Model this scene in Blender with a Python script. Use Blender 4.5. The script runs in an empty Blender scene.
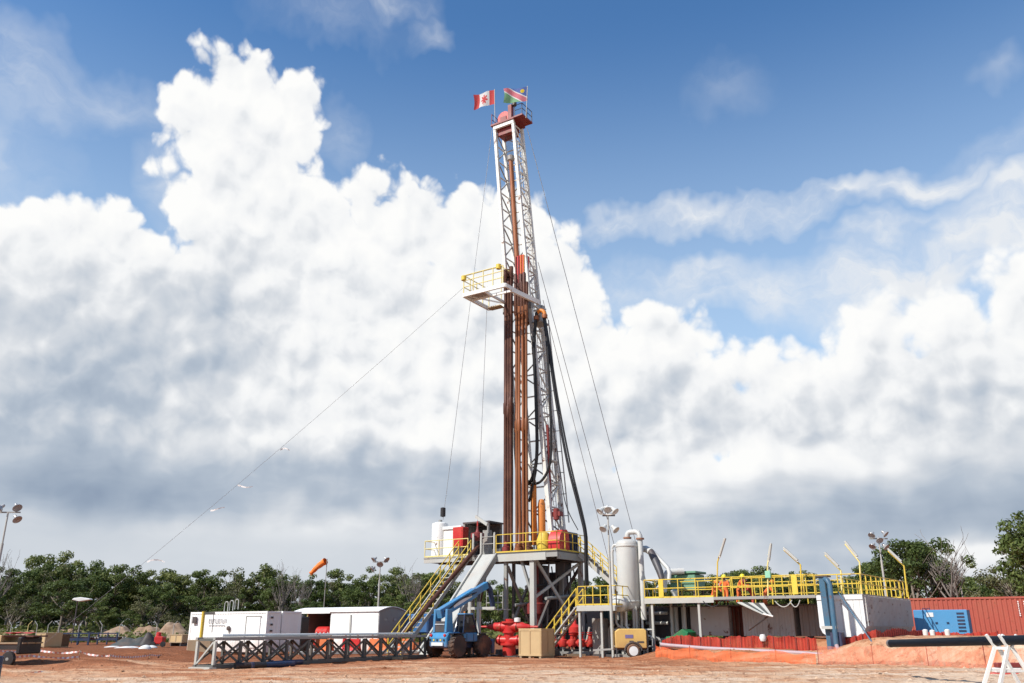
import bpy, bmesh, math, random
from mathutils import Vector, Matrix

# ------------------------------------------------------------------ camera
scene = bpy.context.scene
W, H, F, HZ, CAMZ = 1024.0, 683.0, 850.0, 628.0, 1.7
PITCH = math.atan((HZ - H / 2) / F)
cam_data = bpy.data.cameras.new('camera')
cam_data.sensor_width = 36.0
cam_data.lens = 36.0 * F / W
cam_data.clip_end = 5000.0
cam = bpy.data.objects.new('camera', cam_data)
scene.collection.objects.link(cam)
cam.location = (0, 0, CAMZ)
cam.rotation_euler = (math.pi / 2 + PITCH, 0, 0)
scene.camera = cam
CP, SP = math.cos(PITCH), math.sin(PITCH)


def ray(px, py):
    a, b = (px - W / 2) / F, -(py - H / 2) / F
    return Vector((a, CP - b * SP, SP + b * CP))


def at(px, py, Y):
    """point seen at pixel px, py that stands Y metres ahead"""
    d = ray(px, py)
    return Vector((0, 0, CAMZ)) + d * (Y / d.y)


def gnd(px, py, z=0.0):
    """point of the level z seen at a pixel"""
    d = ray(px, py)
    return Vector((0, 0, CAMZ)) + d * ((z - CAMZ) / d.z)


# ------------------------------------------------------------------ light
SUN_AZ, SUN_EL = math.radians(238), math.radians(43)     # compass from +Y, clockwise
SUN = Vector((math.sin(SUN_AZ) * math.cos(SUN_EL), math.cos(SUN_AZ) * math.cos(SUN_EL), math.sin(SUN_EL)))
sl = bpy.data.lights.new('sun', 'SUN')
sl.energy = 5.0
sl.angle = math.radians(0.53)
sl.color = (1.0, 0.95, 0.87)
so = bpy.data.objects.new('sun', sl)
scene.collection.objects.link(so)
so.rotation_euler = SUN.to_track_quat('Z', 'Y').to_euler()
so.location = SUN * 200

vs = scene.view_settings
vs.view_transform = 'Standard'
vs.look = 'None'
vs.exposure = 0.2
vs.gamma = 1.0
vs.use_curve_mapping = False
scene.cycles.use_denoising = True
scene.cycles.use_adaptive_sampling = True
scene.cycles.adaptive_min_samples = 10
scene.cycles.adaptive_threshold = .015
scene.cycles.max_bounces = 6
scene.cycles.transparent_max_bounces = 12

# ------------------------------------------------------------------ sky
world = bpy.data.worlds.new('World')
scene.world = world
world.use_nodes = True


class G:
    """small expression builder over a shader node tree"""
    def __init__(s, tree):
        s.t = tree
        s.n = tree.nodes
        s.l = tree.links

    def put(s, sock, v):
        if v is None:
            return
        if hasattr(v, 'is_output'):
            s.l.new(v, sock)
        else:
            if sock.type == 'RGBA' and len(v) == 3:
                v = (*v, 1)
            sock.default_value = v

    def m(s, op, a, b=None, c=None, clamp=False):
        n = s.n.new('ShaderNodeMath')
        n.operation = op
        n.use_clamp = clamp
        for i, v in enumerate((a, b, c)):
            s.put(n.inputs[i], v)
        return n.outputs[0]

    def v(s, op, a, b=None, c=None, out=0, scale=None):
        n = s.n.new('ShaderNodeVectorMath')
        n.operation = op
        for i, v in enumerate((a, b, c)):
            s.put(n.inputs[i], v)
        if scale is not None:
            s.put(n.inputs['Scale'], scale)
        return n.outputs['Value'] if op in ('LENGTH', 'DOT_PRODUCT', 'DISTANCE') else n.outputs[0]

    def xyz(s, a):
        n = s.n.new('ShaderNodeSeparateXYZ')
        s.put(n.inputs[0], a)
        return n.outputs

    def vec(s, x, y, z=0.0):
        n = s.n.new('ShaderNodeCombineXYZ')
        for i, q in enumerate((x, y, z)):
            s.put(n.inputs[i], q)
        return n.outputs[0]

    def noise(s, vec, scale, detail=3, rough=.5, dist=0.0, color=False, dims='3D'):
        n = s.n.new('ShaderNodeTexNoise')
        n.noise_dimensions = dims
        s.put(n.inputs['Vector'], vec)
        n.inputs['Scale'].default_value = scale
        n.inputs['Detail'].default_value = detail
        n.inputs['Roughness'].default_value = rough
        n.inputs['Distortion'].default_value = dist
        return n.outputs['Color' if color else 'Fac']

    def vor(s, vec, scale, detail=0, rough=.5, feature='F1', smooth=.5, out='Distance'):
        n = s.n.new('ShaderNodeTexVoronoi')
        n.feature = feature
        n.voronoi_dimensions = '2D'
        s.put(n.inputs['Vector'], vec)
        n.inputs['Scale'].default_value = scale
        if 'Detail' in n.inputs:
            n.inputs['Detail'].default_value = detail
            n.inputs['Roughness'].default_value = rough
        if feature == 'SMOOTH_F1':
            n.inputs['Smoothness'].default_value = smooth
        return n.outputs[out]

    def step(s, x, a, b, lo=0.0, hi=1.0, smooth=True):
        n = s.n.new('ShaderNodeMapRange')
        n.interpolation_type = 'SMOOTHSTEP' if smooth else 'LINEAR'
        n.clamp = True
        for i, q in enumerate((x, a, b, lo, hi)):
            s.put(n.inputs[i], q)
        return n.outputs[0]

    def mix(s, f, a, b, blend='MIX'):
        n = s.n.new('ShaderNodeMix')
        n.data_type = 'RGBA'
        n.blend_type = blend
        s.put(n.inputs['Factor'], f)
        s.put(n.inputs['A'], a) if False else s.put(n.inputs[6], a)
        s.put(n.inputs[7], b)
        return n.outputs[2]

    def ramp(s, f, stops):
        n = s.n.new('ShaderNodeValToRGB')
        s.put(n.inputs[0], f)
        e = n.color_ramp.elements
        while len(e) < len(stops):
            e.new(.5)
        for i, (p, c) in enumerate(stops):
            e[i].position = p
            e[i].color = (*c, 1) if len(c) == 3 else c
        return n.outputs[0]


def azel(px, py):
    d = ray(px, py).normalized()
    return math.degrees(math.atan2(d.x, d.y)), math.degrees(math.asin(d.z))


def blob_deg(px, py, rx, ry):
    a, e = azel(px, py)
    a1, e1 = azel(px + rx, py)
    a2, e2 = azel(px, py - ry)
    return a, e, max(.3, math.hypot((a1 - a), e1 - e)), max(.3, abs(e2 - e))


# heaped clouds: where their lobes stand in the sky (given as pixel, turned into compass and height angles)
CUMULUS = [
    (238, 84, 48, 40), (196, 102, 36, 32), (230, 66, 34, 26), (274, 98, 38, 32), (310, 102, 20, 34), (324, 92, 15, 20), (248, 134, 86, 60),
    (250, 185, 84, 60), (180, 130, 30, 45), (236, 230, 78, 60), (318, 235, 70, 60), (375, 225, 62, 54), (425, 232, 62, 56),
    (490, 240, 66, 64), (548, 300, 62, 80), (352, 205, 30, 26), (420, 198, 30, 22), (480, 205, 36, 30),
    (40, 250, 62, 62), (75, 228, 44, 36), (10, 235, 40, 36), (128, 236, 32, 36), (150, 270, 60, 44), (100, 300, 130, 80),
    (300, 330, 190, 110), (450, 360, 180, 120), (90, 400, 190, 110), (-80, 300, 150, 120), (260, 455, 250, 75), (60, 480, 200, 52),
    (430, 470, 200, 70), (560, 400, 110, 100), (-150, 420, 200, 110),
    (676, 342, 66, 46), (650, 326, 36, 28), (706, 324, 36, 28), (602, 322, 22, 22), (610, 350, 50, 40), (740, 366, 40, 26),
    (660, 420, 130, 70), (790, 420, 130, 74), (880, 350, 80, 54), (965, 330, 80, 56), (850, 352, 50, 36), (920, 328, 50, 36),
    (1010, 290, 44, 34), (800, 385, 90, 50), (830, 362, 50, 30), (930, 430, 190, 110), (1060, 380, 140, 150), (640, 500, 160, 50), (820, 500, 200, 48), (980, 500, 150, 46),
    (1180, 420, 160, 130), (800, 375, 50, 26),
    (930, 562, 50, 10), (985, 566, 50, 14), (1060, 566, 80, 14),
]
# thin, low-contrast layer clouds: px, py, rx, ry, strength
THIN = [
    (900, 280, 220, 50, .95), (690, 285, 140, 30, .6), (1010, 225, 110, 60, .95), (610, 222, 66, 20, .75), (690, 214, 80, 24, .85), (780, 214, 90, 26, .95), (850, 196, 70, 22, .8), (925, 188, 90, 26, .95),
    (1010, 190, 70, 30, .95), (885, 238, 70, 24, .8), (965, 240, 70, 40, .9), (690, 276, 80, 18, .85), (770, 294, 90, 28, .9),
    (850, 306, 80, 42, .9), (700, 300, 100, 20, .5), (1030, 240, 60, 40, .8), (20, 80, 90, 70, .42), (110, 100, 110, 40, .3),
    (-40, 150, 130, 60, .4), (395, 10, 60, 26, .42), (435, 40, 34, 22, .34), (735, 88, 60, 40, .13), (1000, 72, 40, 30, .2),
    (330, 20, 100, 40, .2), (1000, 150, 90, 30, .25), (335, 125, 34, 40, .25), (160, 190, 40, 60, .35), (620, 290, 60, 40, .5),
]
# grey bellies and shaded sides: px, py, rx, ry, depth
BELLY = [
    (240, 488, 170, 32, .36), (60, 470, 140, 50, .30), (350, 490, 120, 30, .30), (130, 495, 90, 30, .25), (120, 390, 170, 110, .38), (30, 350, 90, 90, .18),
    (215, 350, 80, 70, .24), (160, 300, 60, 50, .12), (430, 490, 120, 34, .25), (455, 455, 80, 30, .2), (300, 410, 60, 40, -.15), (420, 420, 80, 40, -.25),
    (-60, 440, 160, 90, .4), (640, 512, 150, 36, .24), (780, 535, 200, 28, .45), (930, 535, 170, 28, .38), (1010, 500, 120, 50, .4),
    (700, 455, 170, 40, .16), (850, 440, 120, 40, .14), (620, 400, 70, 36, .18), (560, 440, 50, 40, .12), (920, 390, 120, 30, .14),
    (1020, 430, 100, 50, .15), (690, 380, 60, 26, .22), (960, 360, 60, 24, .2), (1180, 450, 200, 120, .4), (965, 563, 60, 10, -.6),
    (470, 260, 60, 40, -.1), (960, 300, 60, 30, -.1), (760, 480, 110, 18, -.2), (900, 470, 80, 20, -.15), (330, 280, 90, 40, .1), (600, 480, 60, 60, .1),
]

DEG = 57.29578
ELEV = lambda py: azel(512, py)[1]
g = G(world.node_tree)
for n in list(g.n):
    g.n.remove(n)
out = g.n.new('ShaderNodeOutputWorld')
bg = g.n.new('ShaderNodeBackground')
g.l.new(bg.outputs[0], out.inputs[0])
sky = g.n.new('ShaderNodeTexSky')
sky.sky_type = 'NISHITA'
sky.sun_disc = False
sky.sun_elevation = SUN_EL
sky.sun_rotation = SUN_AZ
sky.altitude = 200
sky.air_density = 1.0
sky.dust_density = .4
sky.ozone_density = 2.0
tc = g.n.new('ShaderNodeTexCoord')
D0 = g.v('NORMALIZE', tc.outputs['Generated'])
x, y, z = g.xyz(D0)
az = g.m('MULTIPLY', g.m('ARCTAN2', x, y), DEG)
el = g.m('MULTIPLY', g.m('ARCSINE', z), DEG)
P0 = g.vec(az, el)                                  # compass and height angle in degrees


def wob(p, scale, detail, rough, amp):
    return g.v('MULTIPLY', g.v('SUBTRACT', g.noise(p, scale, detail, rough, color=True, dims='2D'), (.5, .5, .5)), (amp, amp, 0))


def smax(L, k):
    acc = L[0]
    for d in L[1:]:
        acc = g.m('SMOOTH_MAX', acc, d, k)
    return acc


w1 = wob(P0, .16, 2, .5, 2.4)
w2 = wob(P0, .5, 2, .45, .55)
pw = g.v('ADD', P0, g.v('ADD', w1, w2))
# heaped clouds
L = []
for b in CUMULUS:
    a, e, ra, re = blob_deg(*b)
    q = g.v('MULTIPLY_ADD', pw, (1 / ra, 1 / re, 0), (-a / ra, -e / re, 0))
    r = math.sqrt(ra * re)
    L.append(g.m('MULTIPLY_ADD', g.v('LENGTH', q), -r, r))
acc = smax(L, 1.5)
# the deck of cloud low down, and the same kind of sky to both sides and behind
deck = g.m('MULTIPLY_ADD', g.xyz(pw)[1], -1.0, ELEV(440))
side = g.step(g.m('ABSOLUTE', az), 38, 52)
far = g.m('SUBTRACT', g.m('MULTIPLY_ADD', g.noise(D0, 2.3, 4, .55), 70, -16), el)
far = g.m('ADD', g.m('MULTIPLY', far, .35), g.m('MULTIPLY_ADD', side, 20, -20))
acc = g.m('SMOOTH_MAX', g.m('SMOOTH_MAX', acc, far, .9), deck, .9)


def relief(p):
    a = g.m('MULTIPLY_ADD', g.vor(p, .30, 1, .5), -2.6, 1.35)
    b = g.m('MULTIPLY_ADD', g.vor(p, .8, 2, .45), -.95, .55)
    return g.m('ADD', a, b)


pp = g.v('ADD', P0, g.v('ADD', wob(P0, .4, 1, .5, .8), w2))
R0 = relief(pp)
R1 = relief(g.v('ADD', pp, (-.5, .85, 0)))
fine = g.m('SUBTRACT', g.noise(P0, 1.5, 5, .6, dims='2D'), .5)
T = g.m('ADD', g.m('ADD', acc, R0), g.m('MULTIPLY', fine, .38))
# layer clouds
L = []
wt = g.v('ADD', P0, wob(P0, .13, 4, .6, 6.0))
for px, py, rx, ry, s in THIN:
    a, e, ra, re = blob_deg(px, py, rx, ry)
    q = g.v('MULTIPLY_ADD', wt, (1 / ra, 1 / re, 0), (-a / ra, -e / re, 0))
    L.append(g.m('MULTIPLY_ADD', g.v('LENGTH', q), -s * 1.25, s * 1.25))
thin = g.m('MAXIMUM', smax(L, .12), 0)
tn = g.noise(g.v('MULTIPLY', wt, (.8, 1.7, 1)), .22, 6, .62, dims='2D')
thin = g.m('MULTIPLY', thin, g.step(tn, .2, .72, .35, 1.2), clamp=True)
# bellies
wb = g.v('ADD', P0, wob(P0, .11, 3, .55, 7.0))
belly = None
for px, py, rx, ry, s in BELLY:
    a, e, ra, re = blob_deg(px, py, rx, ry)
    q = g.v('MULTIPLY_ADD', wb, (1 / ra, 1 / re, 0), (-a / ra, -e / re, 0))
    d = g.m('MULTIPLY', g.m('EXPONENT', g.m('MULTIPLY', g.v('DOT_PRODUCT', q, q), -1.1)), s * .62)
    belly = d if belly is None else g.m('ADD', belly, d)
belly = g.m('ADD', belly, g.m('MULTIPLY', side, g.m('MULTIPLY', g.step(el, 22, 4), .45)))
belly = g.m('MAXIMUM', g.m('ADD', belly, g.step(el, ELEV(455), ELEV(505), 0, .10)), 0)
soft = g.m('SUBTRACT', g.noise(pw, .13, 4, .52, dims='2D'), .5)
streak = g.m('SUBTRACT', g.noise(g.v('MULTIPLY', pw, (.35, 1.6, 1)), .16, 4, .55, dims='2D'), .5)
lum = g.m('MULTIPLY', g.m('SUBTRACT', R0, R1), g.step(el, ELEV(500), ELEV(440), .03, .10))
shade = g.m('ADD', belly, g.step(T, 0, 4, -.06, .05))
shade = g.m('ADD', shade, g.m('MULTIPLY', soft, g.m('MULTIPLY_ADD', belly, .5, .16)))
pb = g.v('ADD', P0, g.v('ADD', w1, wob(P0, .3, 2, .5, 2.0)))
lobe = g.m('SUBTRACT', g.vor(g.v('ADD', pb, (-.9, 1.5, 0)), .15, 1, .5), g.vor(pb, .15, 1, .5))
lum = g.m('ADD', lum, g.m('MULTIPLY', lobe, g.step(el, ELEV(520), ELEV(430), .03, .17)))
shade = g.m('SUBTRACT', shade, lum)
shade = g.m('ADD', shade, g.m('MULTIPLY', streak, g.step(el, ELEV(420), ELEV(500), 0, .6)))
shade = g.m('ADD', shade, .09)
CLOUD_RAMP = [(0, (.86, .86, .85)), (.16, (.79, .80, .81)), (.34, (.60, .63, .67)), (.58, (.40, .46, .54)), (.85, (.28, .345, .44)), (1, (.23, .29, .39))]
ccol = g.ramp(shade, CLOUD_RAMP)
alpha = g.step(T, -.35, g.step(az, 6, 16, .7, 1.2))
blue = g.v('MULTIPLY', sky.outputs[0], (.079, .124, .154))
blue = g.mix(g.step(el, ELEV(0), ELEV(420), 0, .58), blue, (.56, .70, .82))
col = g.mix(thin, blue, (.70, .73, .77))
col = g.mix(alpha, col, ccol)
# pale air low over the trees
low = g.m('MULTIPLY', g.step(el, ELEV(515), ELEV(552)), g.step(az, 10, -4, .12, .85))
col = g.mix(low, col, (.54, .58, .63))
g.l.new(col, bg.inputs[0])
bg.inputs[1].default_value = 1.0
world.cycles.sampling_method = 'MANUAL'
world.cycles.sample_map_resolution = 256

# ------------------------------------------------------------------ helpers
COL = scene.collection
RND = random.Random(7)
ROT_PARENT = {}


def frame_pt(fr, p):
    """world point -> coordinates of a frame (ox, oy, degrees)"""
    t = math.radians(fr[2])
    dx, dy = p[0] - fr[0], p[1] - fr[1]
    return Vector((dx * math.cos(t) - dy * math.sin(t), dx * math.sin(t) + dy * math.cos(t), p[2]))


def frame_w(fr, a, b, z=0.0):
    t = math.radians(fr[2])
    return Vector((fr[0] + a * math.cos(t) + b * math.sin(t), fr[1] - a * math.sin(t) + b * math.cos(t), z))


def on_y(fr, px, py, b):
    """pixel -> point of the frame's upright plane y = b, in frame coordinates"""
    t = math.radians(fr[2])
    d = ray(px, py)
    yx, yy = math.sin(t), math.cos(t)
    k = (b + fr[0] * yx + fr[1] * yy) / (d.x * yx + d.y * yy)
    return frame_pt(fr, Vector((0, 0, CAMZ)) + d * k)


def lin(p, q, t):
    return Vector(p) + (Vector(q) - Vector(p)) * t


class MB:
    """collects shapes that make ONE mesh"""
    def __init__(s):
        s.v, s.f = [], []

    def add(s, vs, fs):
        n = len(s.v)
        s.v += [Vector(v) for v in vs]
        s.f += [tuple(i + n for i in f) for f in fs]
        return s

    def box(s, x0, x1, y0, y1, z0, z1):
        v = [(x, y, z) for z in (z0, z1) for y in (y0, y1) for x in (x0, x1)]
        return s.add(v, [(0, 2, 3, 1), (4, 5, 7, 6), (0, 1, 5, 4), (2, 6, 7, 3), (0, 4, 6, 2), (1, 3, 7, 5)])

    def beam(s, p, q, w, h, up=(0, 0, 1)):
        p, q = Vector(p), Vector(q)
        d = (q - p).normalized()
        u = Vector(up)
        if abs(d.dot(u)) > .98:
            u = Vector((0, 1, 0))
        a = d.cross(u).normalized()
        b = a.cross(d)
        v = [c + a * (i * w / 2) + b * (j * h / 2) for c in (p, q) for j in (-1, 1) for i in (-1, 1)]
        return s.add(v, [(0, 2, 3, 1), (4, 5, 7, 6), (0, 1, 5, 4), (2, 6, 7, 3), (0, 4, 6, 2), (1, 3, 7, 5)])

    def tube(s, p, q, r, r2=None, n=10, caps=True):
        return s.path([p, q], [r, r if r2 is None else r2], n, caps)

    def path(s, pts, r, n=8, caps=True):
        pts = [Vector(p) for p in pts]
        rr = r if isinstance(r, (list, tuple)) else [r] * len(pts)
        base = len(s.v)
        a = None
        for i, p in enumerate(pts):
            d = (pts[min(i + 1, len(pts) - 1)] - pts[max(i - 1, 0)]).normalized()
            if a is None:
                a = d.orthogonal().normalized()
            a = (a - d * a.dot(d)).normalized()
            b = d.cross(a)
            for k in range(n):
                t = 2 * math.pi * k / n
                s.v.append(p + (a * math.cos(t) + b * math.sin(t)) * rr[i])
        for i in range(len(pts) - 1):
            for k in range(n):
                k2 = (k + 1) % n
                s.f.append((base + i * n + k, base + i * n + k2, base + (i + 1) * n + k2, base + (i + 1) * n + k))
        if caps:
            s.f.append(tuple(base + k for k in reversed(range(n))))
            s.f.append(tuple(base + (len(pts) - 1) * n + k for k in range(n)))
        return s

    def lathe(s, prof, c=(0, 0, 0), axis='z', n=20):
        base = len(s.v)
        ax = {'x': lambda r, t, h: (h, r * math.cos(t), r * math.sin(t)),
              'y': lambda r, t, h: (r * math.sin(t), h, r * math.cos(t)),
              'z': lambda r, t, h: (r * math.cos(t), r * math.sin(t), h)}[axis]
        for r, h in prof:
            for k in range(n):
                s.v.append(Vector(c) + Vector(ax(r, 2 * math.pi * k / n, h)))
        for i in range(len(prof) - 1):
            for k in range(n):
                k2 = (k + 1) % n
                s.f.append((base + i * n + k, base + i * n + k2, base + (i + 1) * n + k2, base + (i + 1) * n + k))
        s.f.append(tuple(base + k for k in reversed(range(n))))
        s.f.append(tuple(base + (len(prof) - 1) * n + k for k in range(n)))
        return s

    def prism(s, poly, y0, y1, plane='xz'):
        n = len(poly)
        P = (lambda u, v, w: (u, w, v)) if plane == 'xz' else (lambda u, v, w: (w, u, v)) if plane == 'yz' else (lambda u, v, w: (u, v, w))
        v = [P(a, b, y0) for a, b in poly] + [P(a, b, y1) for a, b in poly]
        f = [tuple(range(n)), tuple(reversed(range(n, 2 * n)))]
        f += [(i, i + n, (i + 1) % n + n, (i + 1) % n) for i in range(n)]
        return s.add(v, f)

    def corrug(s, p, q, z0, z1, depth=.05, pitch=.28, nrm=None):
        """corrugated sheet standing on the line p-q"""
        p, q = Vector((p[0], p[1], 0)), Vector((q[0], q[1], 0))
        L = (q - p).length
        d = (q - p) / L
        nn = Vector((d.y, -d.x, 0)) if nrm is None else Vector(nrm)
        n = max(2, int(L / pitch))
        st = L / n
        pts = []
        for i in range(n):
            for f, o in ((0, 0), (.32, 0), (.5, 1), (.82, 1)):
                pts.append(p + d * ((i + f) * st) - nn * (depth * o))
        pts.append(q.copy())
        vs = [(a.x, a.y, z) for a in pts for z in (z0, z1)]
        return s.add(vs, [(2 * i, 2 * i + 2, 2 * i + 3, 2 * i + 1) for i in range(len(pts) - 1)])

    def build(s, name, mat, parent=None, smooth=False, bevel=0.0):
        me = bpy.data.meshes.new(name)
        me.from_pydata([tuple(v) for v in s.v], [], s.f)
        bm = bmesh.new()
        bm.from_mesh(me)
        bmesh.ops.recalc_face_normals(bm, faces=bm.faces[:])
        if bevel:
            ed = [e for e in bm.edges if len(e.link_faces) == 2 and e.calc_face_angle(0) > .6]
            bmesh.ops.bevel(bm, geom=ed, offset=bevel, segments=1, affect='EDGES')
        bm.to_mesh(me)
        bm.free()
        if smooth:
            me.shade_smooth()
            try:
                me.set_sharp_from_angle(angle=math.radians(38))
            except Exception:
                pass
        me.materials.append(mat)
        o = bpy.data.objects.new(name, me)
        COL.objects.link(o)
        o.parent = parent
        return o


def tag(o, label, cat, group=None):
    o['label'] = label
    o['category'] = cat
    if group:
        o['group'] = group
    return o


def thing(name, label, cat, fr=None, z=0.0, group=None, loc=None, rotz=0.0):
    o = bpy.data.objects.new(name, None)
    o.empty_display_size = .3
    COL.objects.link(o)
    if fr is not None:
        o.location = (fr[0], fr[1], z)
        o.rotation_euler = (0, 0, -math.radians(fr[2]))
    if loc is not None:
        o.location = loc
        o.rotation_euler = (0, 0, rotz)
    return tag(o, label, cat, group)


def struct(o):
    o['kind'] = 'structure'
    return o


UNIT = {}


def unit_mesh(kind, mat):
    key = (kind, mat.name)
    if key not in UNIT:
        mb = MB()
        if kind == 'rod':
            mb.tube((0, 0, 0), (0, 0, 1), 1, n=8)
        else:
            mb.box(-.5, .5, -.5, .5, 0, 1)
        me = bpy.data.meshes.new(kind)
        me.from_pydata([tuple(v) for v in mb.v], [], mb.f)
        if kind == 'rod':
            me.shade_smooth()
            me.set_sharp_from_angle(angle=math.radians(50))
        me.materials.append(mat)
        UNIT[key] = me
    return UNIT[key]


def bar(name, p, q, w, mat, parent=None, h=None, kind='rod', up=(0, 0, 1)):
    """one straight member from p to q, sharing mesh data with all alike members; w = radius of a rod or width of a beam"""
    p, q = Vector(p), Vector(q)
    d = q - p
    L = d.length
    d.normalize()
    u = Vector(up)
    if abs(d.dot(u)) > .98:
        u = Vector((0, 1, 0))
    a = d.cross(u).normalized()
    b = a.cross(d)
    h = w if h is None else h
    m = Matrix((a * w, b * h, d * L)).transposed().to_4x4()
    m.translation = p
    o = bpy.data.objects.new(name, unit_mesh(kind, mat))
    COL.objects.link(o)
    o.parent = parent
    o.matrix_local = m
    return o


def beam(name, p, q, w, h, mat, parent=None, up=(0, 0, 1)):
    return bar(name, p, q, w, mat, parent, h, 'beam', up)


def rail(parent, pts, mat, h=1.1, sp=1.25, toe=True, name='railing', r=.03, mids=(.52,), up=Vector((0, 0, 1)), post_r=None):
    """handrail along pts: rails are one part, each post a sub-part"""
    pts = [Vector(p) for p in pts]
    mb = MB()
    for k in (1.0,) + tuple(mids):
        for a, b in zip(pts, pts[1:]):
            mb.tube(a + up * h * k, b + up * h * k, r, n=6)
    if toe:
        for a, b in zip(pts, pts[1:]):
            mb.beam(a + up * .05, b + up * .05, .02, .09)
    ro = mb.build(name, mat, parent, True)
    done = []
    for a, b in zip(pts, pts[1:]):
        n = max(1, round((b - a).length / sp))
        for i in range(n + 1):
            p = lin(a, b, i / n)
            if all((p - q).length > .05 for q in done):
                done.append(p)
                bar('post', p, p + up * h, post_r or r * 1.15, mat, ro)
    return ro


def copy_tree(o, parent=None, link=True):
    c = o.copy()
    COL.objects.link(c)
    c.parent = parent
    for ch in list(o.children):
        copy_tree(ch, c)
    return c


# ------------------------------------------------------------------ materials
MATS = {}


def bsdf_mat(name):
    m = bpy.data.materials.new(name)
    m.use_nodes = True
    gg = G(m.node_tree)
    b = m.node_tree.nodes['Principled BSDF']
    return m, gg, b


LATERITE = (.34, .155, .08)


def paint(name, rgb, rough=.5, metal=0.0, var=.14, vs=.9, dirt=.15, rust=0.0, bump=.15, spec=.4, splash=0.0):
    if name in MATS:
        return MATS[name]
    m, g, b = bsdf_mat(name)
    geo = g.n.new('ShaderNodeNewGeometry')
    pos = geo.outputs['Position']
    n1 = g.noise(pos, vs, 4, .6)
    streak = g.noise(g.v('MULTIPLY', pos, (3.2, 3.2, .35)), 1.6, 4, .6)
    k = g.m('MULTIPLY_ADD', g.m('ADD', g.m('MULTIPLY', n1, .55), g.m('MULTIPLY', streak, .45)), 2 * var, 1 - var)
    col = g.v('SCALE', rgb, scale=k)
    if rust:
        rn = g.noise(pos, 2.3, 6, .65, .4)
        col = g.mix(g.step(rn, .62 - rust * .25, .72 - rust * .2), col, (.13, .045, .02))
    if dirt:
        dn = g.noise(g.v('ADD', pos, (11.3, 4.7, 2.1)), .8, 6, .65)
        col = g.mix(g.m('MULTIPLY', g.step(dn, .38, .75), dirt), col, LATERITE)
    if splash:                                   # red mud thrown up from the yard
        zz = g.m('ADD', g.xyz(pos)[2], g.m('MULTIPLY', g.m('SUBTRACT', g.noise(g.v('MULTIPLY', pos, (1.5, 1.5, .6)), 1.2, 6, .7), .5), -1.8))
        col = g.mix(g.m('MULTIPLY', g.step(zz, 1.3, .25), splash), col, LATERITE)
    g.l.new(col, b.inputs['Base Color'])
    g.l.new(g.m('MULTIPLY_ADD', n1, .25, rough - .12), b.inputs['Roughness'])
    b.inputs['Metallic'].default_value = metal
    b.inputs['Specular IOR Level'].default_value = spec
    if bump:
        bp = g.n.new('ShaderNodeBump')
        bp.inputs['Strength'].default_value = bump
        bp.inputs['Distance'].default_value = .03
        g.l.new(g.noise(pos, 9, 3, .6), bp.inputs['Height'])
        g.l.new(bp.outputs[0], b.inputs['Normal'])
    MATS[name] = m
    return m


WHITE = paint('white_paint', (.74, .74, .71), .45, dirt=.10, rust=.05)
CONT_WHITE = paint('container_white', (.86, .86, .84), .5, var=.07, dirt=.07, splash=.45)
SHED_SIDE = paint('shed_white', (.85, .85, .83), .55, var=.07, dirt=.08, splash=.4)
MASTW = paint('mast_white', (.66, .66, .62), .5, var=.2, dirt=.16, rust=.22)
GREY = paint('grey_paint', (.29, .295, .28), .5, dirt=.2, rust=.1)
LGREY = paint('light_grey_paint', (.43, .435, .405), .5, dirt=.18, rust=.0)
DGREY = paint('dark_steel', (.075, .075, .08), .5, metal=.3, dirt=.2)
TRUSS = paint('truss_grey', (.10, .105, .098), .5, dirt=.2, rust=.1)
BLACK = paint('black_rubber', (.018, .018, .02), .55, dirt=.08, bump=.2)
HOSE = paint('black_hose', (.012, .012, .013), .5, dirt=.03)
TYRE = paint('muddy_tyre', (.05, .04, .035), .8, dirt=.65, var=.3)
YELLOW = paint('safety_yellow', (.68, .49, .06), .5, var=.25, vs=2.0, dirt=.28, rust=.12)
PALEY = paint('pale_yellow', (.74, .63, .25), .5, dirt=.1)
RED = paint('red_paint', (.50, .022, .022), .42, var=.25, vs=2.5, dirt=.28, rust=.15)
DRED = paint('dark_red', (.20, .028, .028), .5, dirt=.1, rust=.15)
CONTRED = paint('container_red', (.36, .075, .05), .6, var=.12, dirt=.18, rust=.05)
BLUE = paint('telehandler_blue', (.04, .22, .43), .42, var=.25, vs=2.0, dirt=.25, rust=.05, splash=.6)
GENBLUE = paint('generator_blue', (.075, .27, .50), .45, var=.08, dirt=.08)
DBLUE = paint('dark_blue', (.014, .035, .085), .45, dirt=.15)
TEAL = paint('steel_blue', (.045, .125, .20), .45, dirt=.12, rust=.08)
ORANGE = paint('orange_paint', (.60, .20, .03), .5, dirt=.12, rust=.1)
BROWN1 = paint('dark_brown_pipe', (.075, .027, .018), .55, metal=.2, var=.35, vs=.5, dirt=.25)
BROWN2 = paint('rusty_orange_pipe', (.27, .09, .032), .55, metal=.15, var=.35, vs=.5, dirt=.35)
GREEN = paint('shaker_green', (.13, .27, .18), .5, dirt=.15)
DGREEN = paint('bin_green', (.012, .16, .06), .5, dirt=.15)
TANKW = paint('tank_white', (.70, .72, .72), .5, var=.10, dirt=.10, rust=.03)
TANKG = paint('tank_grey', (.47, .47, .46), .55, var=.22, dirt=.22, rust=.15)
VESSEL = paint('vessel_white', (.50, .51, .49), .45, var=.14, dirt=.15, rust=.0)
WOOD = paint('plywood', (.50, .36, .19), .75, var=.2, vs=1.5, dirt=.12)
TIMBER = paint('weathered_timber', (.33, .25, .16), .8, var=.3, dirt=.25)
TRAILER = paint('trailer_yellow', (.66, .44, .14), .45, dirt=.2, splash=.5)
CHROME = paint('pale_metal', (.55, .55, .54), .35, metal=.7, dirt=.05)
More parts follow.
